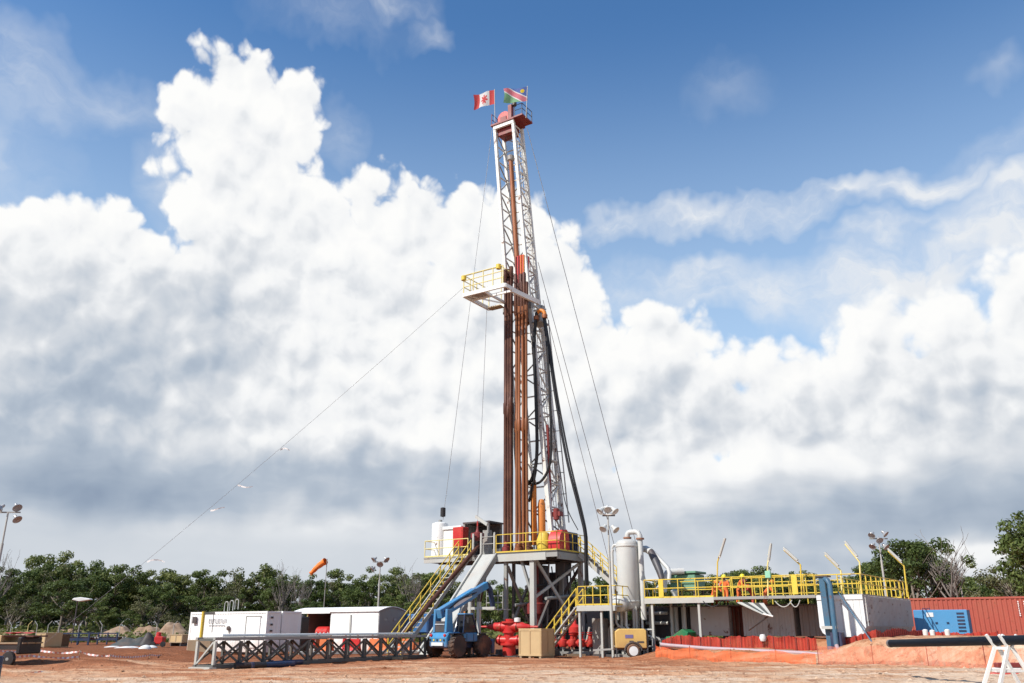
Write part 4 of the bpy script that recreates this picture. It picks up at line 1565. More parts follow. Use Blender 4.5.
def wheel(t, x, y, r, w, name='wheel'):
    ty = MB().lathe([(r * .55, -w / 2), (r * .93, -w / 2), (r, -w * .3), (r, w * .3), (r * .93, w / 2), (r * .55, w / 2)], (x, y, r), 'x', 24).build('tyre', TYRE, t, True)
    mb = MB()
    for k in range(18):
        a = 2 * math.pi * k / 18
        c, s = math.cos(a), math.sin(a)
        for sd in (-1, 1):
            p = Vector((x + sd * w * .26, y + (r + .015) * c, r + (r + .015) * s))
            tv = Vector((0, -s, c))
            mb.beam(p - tv * .05 + Vector((sd * w * .2, 0, 0)), p + tv * .05 - Vector((sd * w * .2, 0, 0)), .05, .06, up=(0, c, s))
    mb.build('tread', TYRE, ty)
    MB().lathe([(.05, -w * .42), (r * .56, -w * .46), (r * .56, w * .46), (.05, w * .42)], (x, y, r), 'x', 18).build('rim', LGREY, ty, True)
    return ty


def telehandler():
    t = thing('telehandler', 'blue telehandler with raised boom parked at the foot of the ramp', 'telehandler', TH)
    t.scale = (.92, .92, .95)
    for x, y in ((-1.0, .75), (.98, .75), (-1.0, 3.3), (.98, 3.3)):
        wheel(t, x, y, .70, .48)
    # chassis and rear counterweight
    MB().box(-.62, .62, .2, 4.4, .55, 1.0).build('chassis', DBLUE, t, bevel=.05)
    MB().prism([(-.05, .62), (.35, .55), (1.3, .62), (1.3, 1.55), (.15, 1.55), (-.1, 1.25)], -.78, .78, 'yz').build('counterweight', BLUE, t, bevel=.06)
    MB().box(-.5, .5, -.16, -.08, .72, .92).build('bumper_plate', LENS, t)
    for s in (-.6, .6):
        MB().lathe([(.03, -.14), (.09, -.12), (.09, -.05), (.03, -.04)], (s, 0, 1.35), 'y', 10).build('tail_light', RED, t, True)
    # boom supports
    for s in (-.62, .42):
        MB().prism([(.05, 1.5), (.75, 1.5), (.62, 2.95), (.12, 2.95)], s, s + .2, 'yz').build('boom_tower', BLUE, t, bevel=.03)
    MB().box(-.4, .4, .1, .18, 1.55, 2.2).build('rear_grille', DGREY, t)
    MB().tube((-.42, .1, 2.0), (.42, .1, 2.0), .05).build('cross_tube', CHROME, t, True)
    # cab on the far/left... seen right of the boom
    MB().box(.42, 1.05, 1.25, 2.75, .95, 1.5).build('cab_body', BLUE, t, bevel=.05)
    MB().prism([(1.25, 1.5), (2.75, 1.5), (2.2, 2.6), (1.4, 2.6)], .46, 1.02, 'yz').build('cab_glass', GLASSD, t, bevel=.03)
    MB().box(.4, 1.08, 1.35, 2.25, 2.6, 2.7).build('cab_roof', BLUE, t, bevel=.03)
    for y0, y1 in ((1.25, 1.4), (2.75, 2.2)):
        for x in (.45, 1.03):
            beam('cab_pillar', (x, y0, 1.45), (x, y1, 2.62), .07, .07, DBLUE, t)
    MB().box(-1.05, -.45, 1.5, 3.2, .85, 1.55).build('engine_cover', BLUE, t, bevel=.08)
    for s in (-1, 1):
        for y in (.75, 3.3):
            MB().box(min(s * .72, s * 1.2), max(s * .72, s * 1.2), y - .62, y + .62, 1.45, 1.5).build('mudguard', DBLUE, t)
    # boom
    a, b = Vector((-.1, .35, 2.75)), Vector((-.1, 5.0, 4.62))
    MB().beam(lin(a, b, -.06), lin(a, b, .72), .46, .60).build('boom_outer', BLUE, t, bevel=.03)
    MB().beam(lin(a, b, .55), lin(a, b, 1.0), .36, .46).build('boom_inner', BLUE, t, bevel=.02)
    MB().beam(lin(a, b, .2) + Vector((.236, 0, 0)), lin(a, b, .6) + Vector((.236, 0, 0)), .01, .2).build('boom_label', LENS, t)
    MB().tube((-.1, 1.6, 1.3), lin(a, b, .45) + Vector((0, 0, -.2)), .08).build('lift_cylinder', CHROME, t, True)
    MB().beam(b + Vector((0, -.1, .1)), b + Vector((0, .45, -.35)), .3, .4).beam(b + Vector((0, .4, -.2)), b + Vector((0, .75, -1.45)), .26, .34).build('boom_head', DBLUE, t, bevel=.04)
    # fork carriage
    c = b + Vector((0, .95, -1.35))
    for z in (-.25, .2, .65):
        beam('carriage_bar', (c.x - .75, c.y, c.z + z), (c.x + .75, c.y, c.z + z), .06, .08, GREY, t)
    for s in (-.75, -.3, .3, .75):
        beam('carriage_upright', (c.x + s, c.y, c.z - .25), (c.x + s, c.y, c.z + .95), .05, .05, GREY, t)
    for s in (-.45, .45):
        beam('fork', (c.x + s, c.y, c.z - .25), (c.x + s, c.y + 1.2, c.z - .25), .12, .06, LGREY, t)
    for k, dx in enumerate((-.27, .27, .30)):
        pts = [lin(a, b, s) + Vector((dx, 0, .12 - .1 * math.sin(s * 9 + k))) for s in (0, .12, .25, .4, .55, .7)]
        MB().path(pts, .025, 6).build('hydraulic_hose', HOSE, t, True)
    MB().tube((.75, 1.7, 2.7), (.75, 1.7, 2.82), .06).build('beacon', ORANGE, t, True)
    MB().beam((1.08, 1.5, 2.3), (1.3, 1.42, 2.35), .03, .03).box(1.22, 1.4, 1.38, 1.42, 2.1, 2.45).build('mirror', BLACK, t)
    for k in range(5):
        MB().box(-.7 + k * .3, -.58 + k * .3, -.115, -.09, 1.0, 1.12).build('warning_stripe', YELLOW if k % 2 else BLACK, t)
    MB().box(.785, .80, .3, 1.1, 1.05, 1.4).build('side_decal', LENS, t)
    bar('exhaust_stack', (-.8, 1.9, 1.5), (-.8, 1.9, 2.35), .06, DGREY, t)
    for y in (1.6, 2.3):
        MB().box(1.05, 1.065, y, y + .05, 1.0, 1.45).build('door_seam', DBLUE, t)
    # stabiliser foot at front
    for s in (-.8, .8):
        MB().box(s - .12, s + .12, 4.5, 4.75, .2, 1.1).box(s - .28, s + .28, 4.45, 4.95, .02, .1).build('stabiliser', BLUE, t, bevel=.02)
    MB().box(-.75, .75, 4.35, 4.5, .6, 1.2).build('front_plate', BLUE, t, bevel=.03)


telehandler()


# ------------------------------------------------------------------ pale steel post stand beside ramp, red BOP, crate, manifold
WOOD2 = paint('plywood_batten', (.42, .29, .15), .75, var=.25, vs=2.5, dirt=.15)


def hoses_on_ground():
    for i, (pts, r, m, lab) in enumerate((([(556, 652), (566, 650), (577, 653), (590, 651), (604, 653), (622, 652)], .07, LGREY, 'pale hose snaking along the ground before the red manifold'),
                                          ([(560, 655), (575, 655.5), (588, 653.5), (600, 655), (613, 654)], .05, BLACK, 'black hose lying in front of the pale hose by the crate'),
                                          ([(478, 656), (488, 655), (497, 657), (508, 656), (519, 657)], .05, HOSE, 'black hose lying between the telehandler and the crate'))):
        P = [gnd(*p) for p in pts]
        out = []
        for a, b in zip(P, P[1:]):
            for k in range(6):
                q = lin(a, b, k / 6)
                out.append(Vector((q.x, q.y + .12 * math.sin(k * 1.05), max(0, ground_z(q.x, q.y)) + r)))
        o = MB().path(out, r, 8).build('ground_hose', m, None, True)
        tag(o, lab, 'hose', 'hoses lying before the rig')
    for i, (px, py, rot, lab) in enumerate(((574, 656, .3, 'timber pallet lying beside the plywood crate'), (395, 659, -.2, 'timber pallet lying before the right end of the truss'))):
        p = gnd(px, py)
        t = thing('timber_pallet', lab, 'pallet', loc=(p.x, p.y, max(0, ground_z(p.x, p.y)) - .01), rotz=rot, group='pallets in the yard')
        for k in range(6):
            MB().box(-.6, .6, -.5 + k * .17, -.38 + k * .17, .11, .135).build('slat', TIMBER, t)
        for y in (-.45, 0, .42):
            MB().box(-.6, .6, y - .05, y + .05, 0, .11).build('bearer', TIMBER, t)
    for i, (px, py, m, lab) in enumerate(((604, 650, DBLUE, 'blue drum standing under the stair landing'), (346, 650, RED, 'red drum standing behind the truss before the cabin'))):
        p = gnd(px, py)
        o = MB().lathe([(.28, 0), (.29, .02), (.28, .3), (.3, .32), (.28, .34), (.28, .6), (.3, .62), (.28, .64), (.29, .88), (.27, .9), (.26, .86), (.05, .86)], n=20).build('oil_drum', m, None, True)
        o.location = (p.x, p.y, -.01)
        tag(o, lab, 'drum')


hoses_on_ground()


def mid_gear():
    p = at(474, 650, 57.5)
    t = thing('pipe_stand', 'pale steel support stand with cross arm behind the blue telehandler', 'stand', loc=(p.x, p.y, 0), rotz=-math.radians(33))
    for x in (-.35, .35):
        beam('upright', (x, 0, 0), (x, 0, 3.3), .2, .2, LGREY, t)
    beam('cross_arm', (-.5, 0, 2.9), (1.6, 0, 2.9), .16, .16, LGREY, t)
    beam('brace', (-1.1, 0, .1), (-.4, 0, 1.6), .1, .1, LGREY, t)
    beam('foot', (-1.3, 0, .06), (1.2, 0, .06), .2, .12, LGREY, t)
    p = at(509, 655, 57.2)
    t = thing('blowout_preventer', 'bright red blowout preventer stack standing under the drill floor edge', 'blowout preventer', loc=(p.x, p.y, 0), rotz=-math.radians(24))
    t.scale = (1.0, .9, .86)
    MB().lathe([(.42, 0), (.42, .75), (.56, .77), (.56, .9), (.32, .92), (.32, 1.6), (.42, 1.62), (.42, 1.74), (.36, 1.76), (.36, 2.3), (.5, 2.32), (.5, 2.44), (.3, 2.46), (.3, 2.6), (.1, 2.62)], n=22).build('stack', RED, t, True)
    MB().lathe([(.07, -2.0), (.09, -1.5), (.16, -1.42), (.24, -1.1), (.33, -.95), (.33, .95), (.24, 1.1), (.16, 1.42), (.09, 1.5), (.07, 2.0)], (0, 0, 2.06), 'x', 18).build('upper_ram', RED, t, True)
    MB().lathe([(.12, -1.0), (.26, -.95), (.31, -.5), (.31, .5), (.26, 1.2), (.12, 1.25)], (.1, 0, 1.12), 'x', 18).build('lower_ram', RED, t, True)
    for s in (-1, 1):
        for z, d in ((2.06, .55), (1.12, .62)):
            MB().lathe([(.1, -.05), (.38, -.05), (.38, .05), (.1, .05)], (s * d, 0, z), 'x', 18).build('flange', RED, t, True)
    MB().lathe([(.05, -.3), (.28, -.28), (.28, .1), (.05, .12)], (-1.35, -.25, .95), 'y', 16).build('side_outlet', DRED, t, True)
    MB().box(-.9, .9, -.7, .7, -.05, .06).build('base', DGREY, t)
    MB().lathe([(.05, 0), (.2, .03), (.2, .3), (.05, .33)], (.62, -.1, 2.38)).build('cap', WHITE, t, True)
    MB().box(-1.6, -1.15, -.3, .3, .0, .5).build('chock', WOOD, t)
    # plywood crate
    q = gnd(541.5, 658)
    t = thing('plywood_crate', 'large pale plywood crate on runners standing in front of the rig', 'crate', loc=(q.x, q.y, 0), rotz=-math.radians(33))
    MB().box(-1.6, 0, 0, 1.55, .1, 1.62).build('body', WOOD, t, bevel=.012)
    for x in (-1.5, -.85, -.12):
        MB().box(x - .06, x + .09, .0, 1.55, -.03, .1).build('runner', TIMBER, t)
    for x0, x1, z0, z1 in ((-1.6, 0, 1.54, 1.64), (-1.6, 0, .1, .2)):
        MB().box(x0, x1, -.025, -.002, z0, z1).build('batten', WOOD, t)
    MB().box(.002, .025, .0, 1.55, 1.54, 1.64).build('batten', WOOD, t)
    MB().box(.002, .025, .0, 1.55, .1, .2).build('batten', WOOD, t)
    for x in (-1.6, -.86, -.10):
        MB().box(x, x + .1, -.024, -.002, .2, 1.54).build('batten', WOOD2, t)
    for y in (.0, .72, 1.45):
        MB().box(.002, .024, y, y + .1, .2, 1.54).build('batten', WOOD2, t)
    MB().box(-1.63, .03, -.03, 1.58, 1.645, 1.675).build('lid', WOOD, t)
    # choke manifold
    p = at(583, 652, 59.5)
    t = thing('choke_manifold', 'low red valve manifold on a skid beneath the stair landing', 'manifold', loc=(p.x, p.y, 0), rotz=-math.radians(12))
    MB().box(-2.2, 2.2, -.7, -.5, .0, .25).box(-2.2, 2.2, .5, .7, .0, .25).build('skid', GREY, t)
    for y in (-.35, .35):
        MB().tube((-2.2, y, .75), (2.2, y, .75), .17, n=12).build('header_pipe', RED, t, True)
    rnd = random.Random(4)
    for i in range(7):
        x = -1.85 + i * .6
        v = MB().lathe([(.1, .5), (.26, .55), (.3, .75), (.26, .98), (.13, 1.02), (.13, 1.25), (.2, 1.28), (.2, 1.34), (.05, 1.35)], (x, -.35, 0), n=12).build('valve', RED, t, True)
        MB().path([Vector((x + .22 * math.cos(a), -.35 + .22 * math.sin(a), 1.42)) for a in [2 * math.pi * k / 12 for k in range(13)]], .025, 5).build('handwheel', RED, v, True)
        bar('support', (x, -.35, .2), (x, -.35, .6), .06, LGREY, t)
    MB().lathe([(.12, .9), (.16, 1.2), (.42, 1.4), (.42, 1.75), (.16, 1.95), (.1, 2.3)], (-.55, .35, 0), n=16).build('pulse_dampener', RED, t, True)
    for x in (-1.5, .2, 1.2):
        MB().tube((x, .35, .8), (x + .25, .3, 1.75), .08).build('riser_pipe', LGREY, t, True)
    # grey boxes and pipes of the mud pump under landing
    t = thing('pump_skid', 'dark machinery skid with pale pipes behind the red manifold', 'pump', RIG)
    MB().box(3.0, 5.0, 1.2, 3.6, .1, 2.2).build('housing', DGREY, t, bevel=.06)
    MB().box(2.4, 3.2, .2, 1.0, .1, 2.3).build('panel', GREY, t, bevel=.03)
    for i in range(5):
        x = 2.7 + i * .55
        MB().path([Vector((x, .9, .2)), Vector((x, .9, 1.6)), Vector((x + .12, .9, 1.8)), Vector((x + .4, .95, 1.9))], .07, 8).build('pipe', LGREY if i % 2 else GREY, t, True)
    MB().box(2.2, 5.6, .2, 3.8, -.02, .12).build('base', DGREY, t)


mid_gear()


# ------------------------------------------------------------------ light towers
def flood_head(t, c, yaw=0.0, r=.22, m=None):
    """dish lamp pointing down and outwards"""
    c = Vector(c)
    h = MB().lathe([(.05, .34), (.1, .3), (.12, .12), (r * .7, .04), (r, -.1), (r * .97, -.12), (r * .6, -.07), (.05, -.06)], (0, 0, 0), 'y', 16)
    rot = Matrix.Rotation(yaw, 3, 'Z') @ Matrix.Rotation(.75, 3, 'X')
    h.v = [c + rot @ v for v in h.v]
    return h.build('lamp_head', m or LAMPH, t, True)


LAMPH = paint('lamp_housing_grey', (.40, .40, .40), .35, metal=.4, dirt=.08)


def light_tower():
    q = gnd(632, 658)
    t = thing('mobile_light_tower', 'yellow trailer light tower with tall mast and white lamps beside the crate', 'light tower', loc=(q.x, q.y, 0), rotz=math.radians(-4))
    MB().prism([(-.95, .55), (.92, .55), (.92, 1.55), (.8, 1.66), (-.72, 1.66), (-.95, 1.5)], -.1, 1.2, 'xz').build('canopy', TRAILER, t, bevel=.04)
    MB().box(-.36, .12, -.115, -.1, 1.12, 1.32).build('name_plate', paint('plate_violet', (.16, .14, .30), .5, dirt=.05), t)
    MB().box(-.12, .12, -.13, -.1, .92, .98).build('latch', DGREY, t)
    MB().box(.35, .75, -.115, -.1, .86, .95).build('vent', DGREY, t)
    MB().box(.92, 1.02, -.05, 1.15, .5, 1.6).build('radiator_end', BLACK, t)
    ty = MB().lathe([(.2, -.11), (.36, -.1), (.40, -.05), (.40, .05), (.36, .1), (.2, .11)], (.1, -.16, .40), 'y', 22).build('tyre', TYRE, t, True)
    MB().lathe([(.03, -.13), (.27, -.115), (.27, .1), (.03, .11)], (.1, -.16, .40), 'y', 16).build('rim', LENS, ty, True)
    ty = MB().lathe([(.2, -.11), (.36, -.1), (.40, -.05), (.40, .05), (.36, .1), (.2, .11)], (.1, 1.24, .40), 'y', 22).build('tyre', TYRE, t, True)
    MB().path([Vector((.1 + .5 * math.cos(a), -.16, .42 + .46 * math.sin(a))) for a in [math.pi * k / 8 for k in range(9)]], .06, 6).build('mudguard', DGREY, t, True)
    MB().beam((-.9, .5, .5), (.9, .5, .5), .7, .14).build('chassis', DGREY, t)
    MB().beam((-.9, .5, .5), (-2.3, .45, .42), .1, .1).build('drawbar', LGREY, t)
    for x, y in ((-1.9, .45), (-.9, -.3), (.95, -.25)):
        bar('jack_leg', (x, y, -.02), (x, y, .6), .035, DGREY, t)
    # mast: pixel column x 613 -> 608.5
    mx = -1.12
    for z0, z1, r in ((.5, 4.0, .095), (4.0, 6.6, .07), (6.6, 8.45, .05)):
        bar('mast_section', (mx, .3, z0), (mx, .3, z1), r, LGREY, t)
    beam('lamp_bar', (mx - .35, .3, 8.45), (mx + .45, .3, 8.45), .08, .08, DGREY, t)
    beam('lamp_post', (mx, .3, 7.6), (mx, .3, 9.0), .07, .07, DGREY, t)
    for dx, dz in ((-.45, 8.75), (.42, 8.75), (-.3, 7.65), (.42, 7.6), (0, 8.85)):
        flood_head(t, (mx + dx, .2, dz), dx * 2.2, r=.25, m=VESSEL)
    hoops = MB().path([Vector((mx + .55 * math.cos(a), .25, 8.75 + .24 * math.sin(a))) for a in [2 * math.pi * k / 20 for k in range(21)]], .05, 6)
    hoops.build('lamp_guard', WHITE, t, True)


light_tower()


def floodlight(px, ptop, Y, label, heads, hb=0.0, r=.3, w=1.3):
    top = at(px, ptop, Y)
    t = thing('floodlight_pole', label, 'floodlight', loc=(top.x, Y, hb))
    h = top.z - hb
    for z0, z1, rr in ((0, h * .45, .12), (h * .45, h * .75, .09), (h * .75, h - .3, .06)):
        bar('pole', (0, 0, z0), (0, 0, z1), rr, LGREY, t)
    beam('cross_arm', (-w / 2, 0, h - .3), (w / 2, 0, h - .3), .09, .09, GREY, t)
    for x, z in heads:
        flood_head(t, (x, -.12, h + z), x * 1.6, r=r * .85)
    return t


floodlight(9, 508, 60, 'tall floodlight pole at the left edge of the picture', ((-.55, -.0), (.62, .05), (.75, -.75)), r=.38, w=1.7)
floodlight(380.5, 559, 92, 'floodlight pole rising behind the white workshop cabin', ((-.62, -.05), (.62, -.05), (-.75, -1.0), (0, -.5)), r=.42, w=1.6)
floodlight(878, 535, 72, 'floodlight pole with four heads above the right end of the tanks', ((-.55, .0), (.55, .1), (-.6, -.9), (.45, -.95), (.0, -.4)), hb=1.0, r=.35, w=1.5)


def windsock():
    top = at(325, 561, 88)
    t = thing('windsock', 'orange windsock drooping to the left on a thin pole behind the cabin', 'windsock', loc=(top.x + .2, 88, 0))
    bar('pole', (0, 0, 0), (0, 0, top.z + .2), .04, GREY, t)
    n, m = 9, 14
    a = Vector((-.15, 0, top.z))
    pts = [a + Vector((-1.45 * k / n, .1 * math.sin(k), -1.25 * (k / n) ** 1.15)) for k in range(n + 1)]
    MB().path(pts, [.34 - .018 * k + .02 * math.sin(k * 2.2) for k in range(n + 1)], m, False).build('sleeve', paint('windsock_orange', (.85, .20, .03), .7, dirt=.03), t, True)


windsock()


# ------------------------------------------------------------------ gas separator
def separator():
    cx, Y = at(628, 570, 57).x, 57.0
    t = thing('gas_separator', 'tall pale grey gas separator vessel with goose neck pipe on top', 'vessel', loc=(cx, Y, 0), rotz=-math.radians(20))
    r = .72
    MB().lathe([(.25, 2.75), (.62, 2.85), (r, 3.1), (r, 6.85), (r * .96, 7.0), (r * .8, 7.12), (r * .45, 7.2), (.1, 7.22)], n=30).build('shell', VESSEL, t, True)
    for z in (3.25, 6.7):
        MB().lathe([(r + .02, z), (r + .035, z + .02), (r + .035, z + .1), (r + .02, z + .12)], n=30).build('weld_band', VESSEL, t, True)
    for a in (.6, 2.2, 3.8, 5.4):
        beam('leg', (r * .8 * math.cos(a), r * .8 * math.sin(a), 0), (r * .8 * math.cos(a), r * .8 * math.sin(a), 3.2), .13, .13, LGREY, t)
    pts = [Vector((.05, 0, 7.1)), Vector((.05, 0, 7.45))] + [Vector((.05 + .2 - .2 * math.cos(a), 0, 7.45 + .22 * math.sin(a))) for a in (.5, 1.0, 1.57)] + [Vector((.62, -.1, 7.67)), Vector((.82, -.15, 7.6)), Vector((.92, -.2, 7.4)), Vector((.98, -.3, 3.0)), Vector((.98, -.3, 2.2))]
    MB().path(pts, .17, 12).build('vent_pipe', VESSEL, t, True)
    for p, ax in (((.05, 0, 7.3), 'z'), ((.93, -.2, 7.2), 'z')):
        MB().lathe([(.17, -.06), (.27, -.05), (.27, .05), (.17, .06)], p, ax, 14).build('flange', paint('flange_rust', (.26, .12, .07), .6), t, True)
    MB().path([Vector((-.95, 0, 6.6)), Vector((-1.02, 0, 6.4)), Vector((-1.02, 0, 2.6))], .10, 10).build('level_pipe', VESSEL, t, True)
    MB().path([Vector((-.6, 0, 6.9)), Vector((-.9, 0, 6.85)), Vector((-1.0, 0, 6.65))], .08, 8).build('level_elbow', VESSEL, t, True)
    # horizontal pot at lower left
    MB().lathe([(.1, -1.3), (.4, -1.22), (.5, -1.1), (.5, .6), (.1, .7)], (-.35, -.3, 3.15), 'y', 22).build('side_drum', VESSEL, t, True)
    # tangle of pale pipes beneath
    rnd = random.Random(8)
    for i in range(7):
        x = -.8 + i * .33
        y = rnd.uniform(-.6, .5)
        MB().path([Vector((x, y, 3.0)), Vector((x, y, 2.0 - .1 * i)), Vector((x + .15, y, 1.8 - .1 * i)), Vector((x + .5, y, 1.7 - .1 * i)), Vector((x + .6, y, 1.5 - .1 * i)), Vector((x + .6, y, .1))], .075, 8).build('drain_pipe', (VESSEL, LGREY, WHITE)[i % 3], t, True)
    for z in (.6, 1.6):
        MB().tube((-1.0, -.6, z), (1.6, -.6, z), .06).build('cross_pipe', LGREY, t, True)
    MB().box(-1.0, 1.2, -.9, .9, -.02, .14).build('skid', GREY, t)
    # dark discharge chute and white line to the shaker
    t = thing('discharge_chute', 'curved pale and dark grey pipe from the vessel to the shaker', 'pipe', loc=(0, 0, 0))
    P = [at(639, 549, 57), at(646, 549, 57), at(651, 552, 56.5), at(655, 560, 56), at(660, 572, 55.5), at(662, 580, 55.3)]
    MB().path(P[:3], [.2, .22, .22], 14).build('elbow', VESSEL, t, True)
    MB().path(P[2:], [.22, .25, .22, .16], 14).build('sleeve', DGREY, t, True)
    MB().tube(P[5], at(662, 592, 55.3), .16).build('drop_pipe', VESSEL, t, True)
    t = thing('vent_line', 'thin white pipe slanting down right from the vessel to the deck', 'pipe', loc=(0, 0, 0))
    MB().path([at(650, 549.5, 56.6), at(654, 553, 56.5), at(668, 568, 55.5), at(669.5, 573, 55.3), at(669, 580, 55.2)], .13, 10).build('pipe', VESSEL, t, True)


separator()


# ------------------------------------------------------------------ mud tanks on the raised pad
def tp(px, py, b):
    return on_y(TNK, px, py, b)


DK, TB = 3.45, 1.25


def tanks():
    # the white tank whose bright end faces the yard
    t = thing('mud_tank', 'white mud tank with rounded lower edges, rightmost of the row', 'tank', TNK)
    x0, x1, y1 = -2.15, .3, 11.0
    prof = [(x0, DK - .04), (x0, TB + .5), (x0 + .12, TB + .2), (x0 + .4, TB), (x1 - .45, TB), (x1 - .16, TB + .16), (x1, TB + .5), (x1, DK - .04)]
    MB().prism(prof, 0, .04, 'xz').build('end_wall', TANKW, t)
    MB().prism(prof, .06, y1, 'xz').build('shell', TANKG, t)  # greyer than the white end: the shade of the long sides is in the colour
    for i in range(7):
        x = x0 + .3 + i * (x1 - x0 - .5) / 6
        beam('end_rib', (x, -.006, TB + .3), (x, -.006, DK - .1), .018, .012, LGREY, t)
    MB().box(x0, x1, -.05, 0, DK - .28, DK - .05).build('top_flange', TANKW, t)
    n = 40
    for i in range(n):
        y = .2 + (y1 - .4) * i / (n - 1)
        beam('side_rib', (x1 + .05, y, TB + .55), (x1 + .05, y, DK - .06), .12, .10, TANKG, t)
    MB().box(x0, x1 + .06, 0.0, y1, DK - .035, DK).build('deck', GREY, t)
    for y in (.6, 5.5, 10.4):
        MB().box(x0 + .2, x1 - .5, y, y + .3, ground_z(*frame_w(TNK, -1, y).xy) - .1, TB).build('skid', DRED, t)
    rail(t, [(x0, .05, DK), (x1, .05, DK), (x1, y1, DK)], YELLOW, 1.05, 1.15, False, r=.03)
    rail(t, [(x0, y1 - 2, DK), (x1, y1 - 2, DK)], YELLOW, 1.05, 1.0, r=.03)
    rail(t, [(x0 + .4, 3.0, DK), (x0 + .4, y1, DK)], YELLOW, 1.05, 1.0, r=.03)
    # grey tanks under the walkway
    yw = 2.25
    xs = [tp(px, 610, yw).x for px in (690, 728, 742, 793, 799, 836)]
    for a, b, mat, lab, cor in ((xs[0], xs[1], TANKG, 'plain grey mud tank left of the rusty bay under the walkway', False),
                                (xs[2], xs[3], TANKG, 'ribbed grey mud tank behind the tilted panel', True),
                                (xs[4], xs[5], paint('tank_dark_grey', (.22, .22, .22), .6, var=.2, dirt=.25), 'dark ribbed mud tank beside the blue steel post', True)):
        t = thing('mud_tank', lab, 'tank', TNK, 0, 'mud tanks under the walkway')
        MB().box(a, b, yw + .06, 5.5, TB, 2.9).build('shell', mat, t)
        if cor:
            MB().corrug((a, yw), (b, yw), TB, 2.95, .05, .34, (0, -1, 0)).build('front_panel', mat, t)
        else:
            MB().box(a, b, yw, yw + .05, TB, 2.95).build('front_panel', mat, t)
        for x in (a + .25, b - .55):
            MB().box(x, x + .3, 2.5, 2.8, .2, TB).build('skid', DGREY, t)
    t = thing('tank_ladder_bay', 'rust red recess with pipes between the two grey mud tanks', 'bay', TNK)
    MB().box(xs[1] + .03, xs[2] - .03, yw + .5, yw + .6, TB - .6, 2.95).build('back_plate', paint('rust_red_plate', (.16, .035, .022), .7, rust=.3), t)
    for k in range(2):
        bar('pipe', (xs[1] + .25 + .3 * k, yw + .3, TB - .4), (xs[1] + .25 + .3 * k, yw + .3, 2.9), .06, BROWN1, t)
    # tank roof the crew stand on
    t = thing('tank_roof_deck', 'low grating deck over the tanks behind the walkway railing', 'deck', TNK)
    MB().box(-12.7, x0 - .05, 1.52, 6.0, 2.96, 3.02).build('grating', DGREY, t)
    rail(t, [(-9.0, 5.9, 3.0), (x0 - .1, 5.9, 3.0)], YELLOW, 1.5, 1.1, False, r=.03)
    # walkway
    t = thing('walkway', 'long steel walkway with yellow railings along the front of the mud tanks', 'walkway', TNK)
    xm = tp(714, 597, 0).x
    xl = tp(645, 601, 0).x
    MB().box(xm, x0 - .02, 0, 1.5, DK - .14, DK).build('deck', GREY, t)
    MB().box(xl, xm - .02, 0, 3.0, DK - .16, DK).build('deck', LGREY, t)
    beam('edge_beam', (xl, -.05, DK - .16), (xm, -.05, DK - .16), .08, .32, LGREY, t)
    beam('edge_beam', (xm, -.05, DK - .08), (x0 - .02, -.05, DK - .08), .08, .16, GREY, t)
    for px in (653, 700):
        p = tp(px, 620, .08)
        beam('leg', (p.x, .08, 0), (p.x, .08, DK - .3), .14, .14, LGREY, t)
    for px in (672, 685):
        p = tp(px, 620, 1.6)
        bar('leg', (p.x, 1.6, 0), (p.x, 1.6, DK - .2), .1, LGREY, t)
    rail(t, [(xl, 0, DK), (xm, 0, DK)], YELLOW, 1.1, 1.15, r=.03)
    rail(t, [(xm, 0, DK), (x0 - .05, 0, DK)], YELLOW, 1.1, .62, False, r=.03)
    rail(t, [(xm + .5, 1.45, DK), (x0 - .05, 1.45, DK)], YELLOW, 1.1, .9, False, r=.03)
    rail(t, [(xl, 0, DK), (xl, 3.0, DK)], YELLOW, 1.1, 1.2, r=.03)
    rail(t, [(xl, 2.95, DK), (xm, 2.95, DK)], YELLOW, 1.1, 1.2, False, r=.03)
    for px in (661, 795):
        p = tp(px, 590, -.02)
        MB().box(p.x - .16, p.x + .16, -.03, .03, DK + .05, DK + 1.08).build('gate_panel', YELLOW, t)
    # cables drooping under the deck
    for i, (pa, pb) in enumerate(((790, 800), (775, 792), (703, 722))):
        a, b = tp(pa, 601, -.08), tp(pb, 600, -.08)
        pts = [lin(a, b, k / 8) + Vector((0, 0, -.35 * 4 * (k / 8) * (1 - k / 8))) for k in range(9)]
        o = MB().path(pts, .03, 6).build('drooping_cable', LGREY if i < 2 else BLACK, None, True)
        o.location = (TNK[0], TNK[1], 0)
        o.rotation_euler = (0, 0, -math.radians(TNK[2]))
        tag(o, ('pale cable loop hanging under the walkway beside the dark tank', 'pale cable loop hanging under the walkway above the ribbed tank', 'black cable loop hanging under the left end of the walkway')[i], 'cable', 'cables under the walkway')
    # tilted panel propped out under the walkway
    t = thing('tilted_panel', 'pale striped panel propped out at a slant under the walkway', 'panel', TNK)
    A_, B_ = tp(737, 602, -.1), tp(764, 603, -.1)
    C_, D_ = tp(773, 616.5, -.9), tp(763, 614, -1.0)
    nz = Vector((0, 0, -.05))
    for k in range(5):
        a, b, c, d = lin(A_, B_, k / 5 + .01), lin(A_, B_, (k + 1) / 5 - .01), lin(D_, C_, (k + 1) / 5 - .01), lin(D_, C_, k / 5 + .01)
        MB().add([a, b, c, d, a + nz, b + nz, c + nz, d + nz], [(0, 1, 2, 3), (7, 6, 5, 4), (0, 4, 5, 1), (1, 5, 6, 2), (2, 6, 7, 3), (3, 7, 4, 0)]).build('slat', LGREY if k % 2 == 0 else TARP, t)
    bar('prop', lin(C_, D_, .4), tp(749, 630, .6), .05, DGREY, t)
    bar('lip', C_, D_, .05, WHITE, t)
    # shaker and duct on the left deck
    t = thing('shale_shaker', 'pale green shale shaker box on the left end of the walkway', 'shaker', TNK)
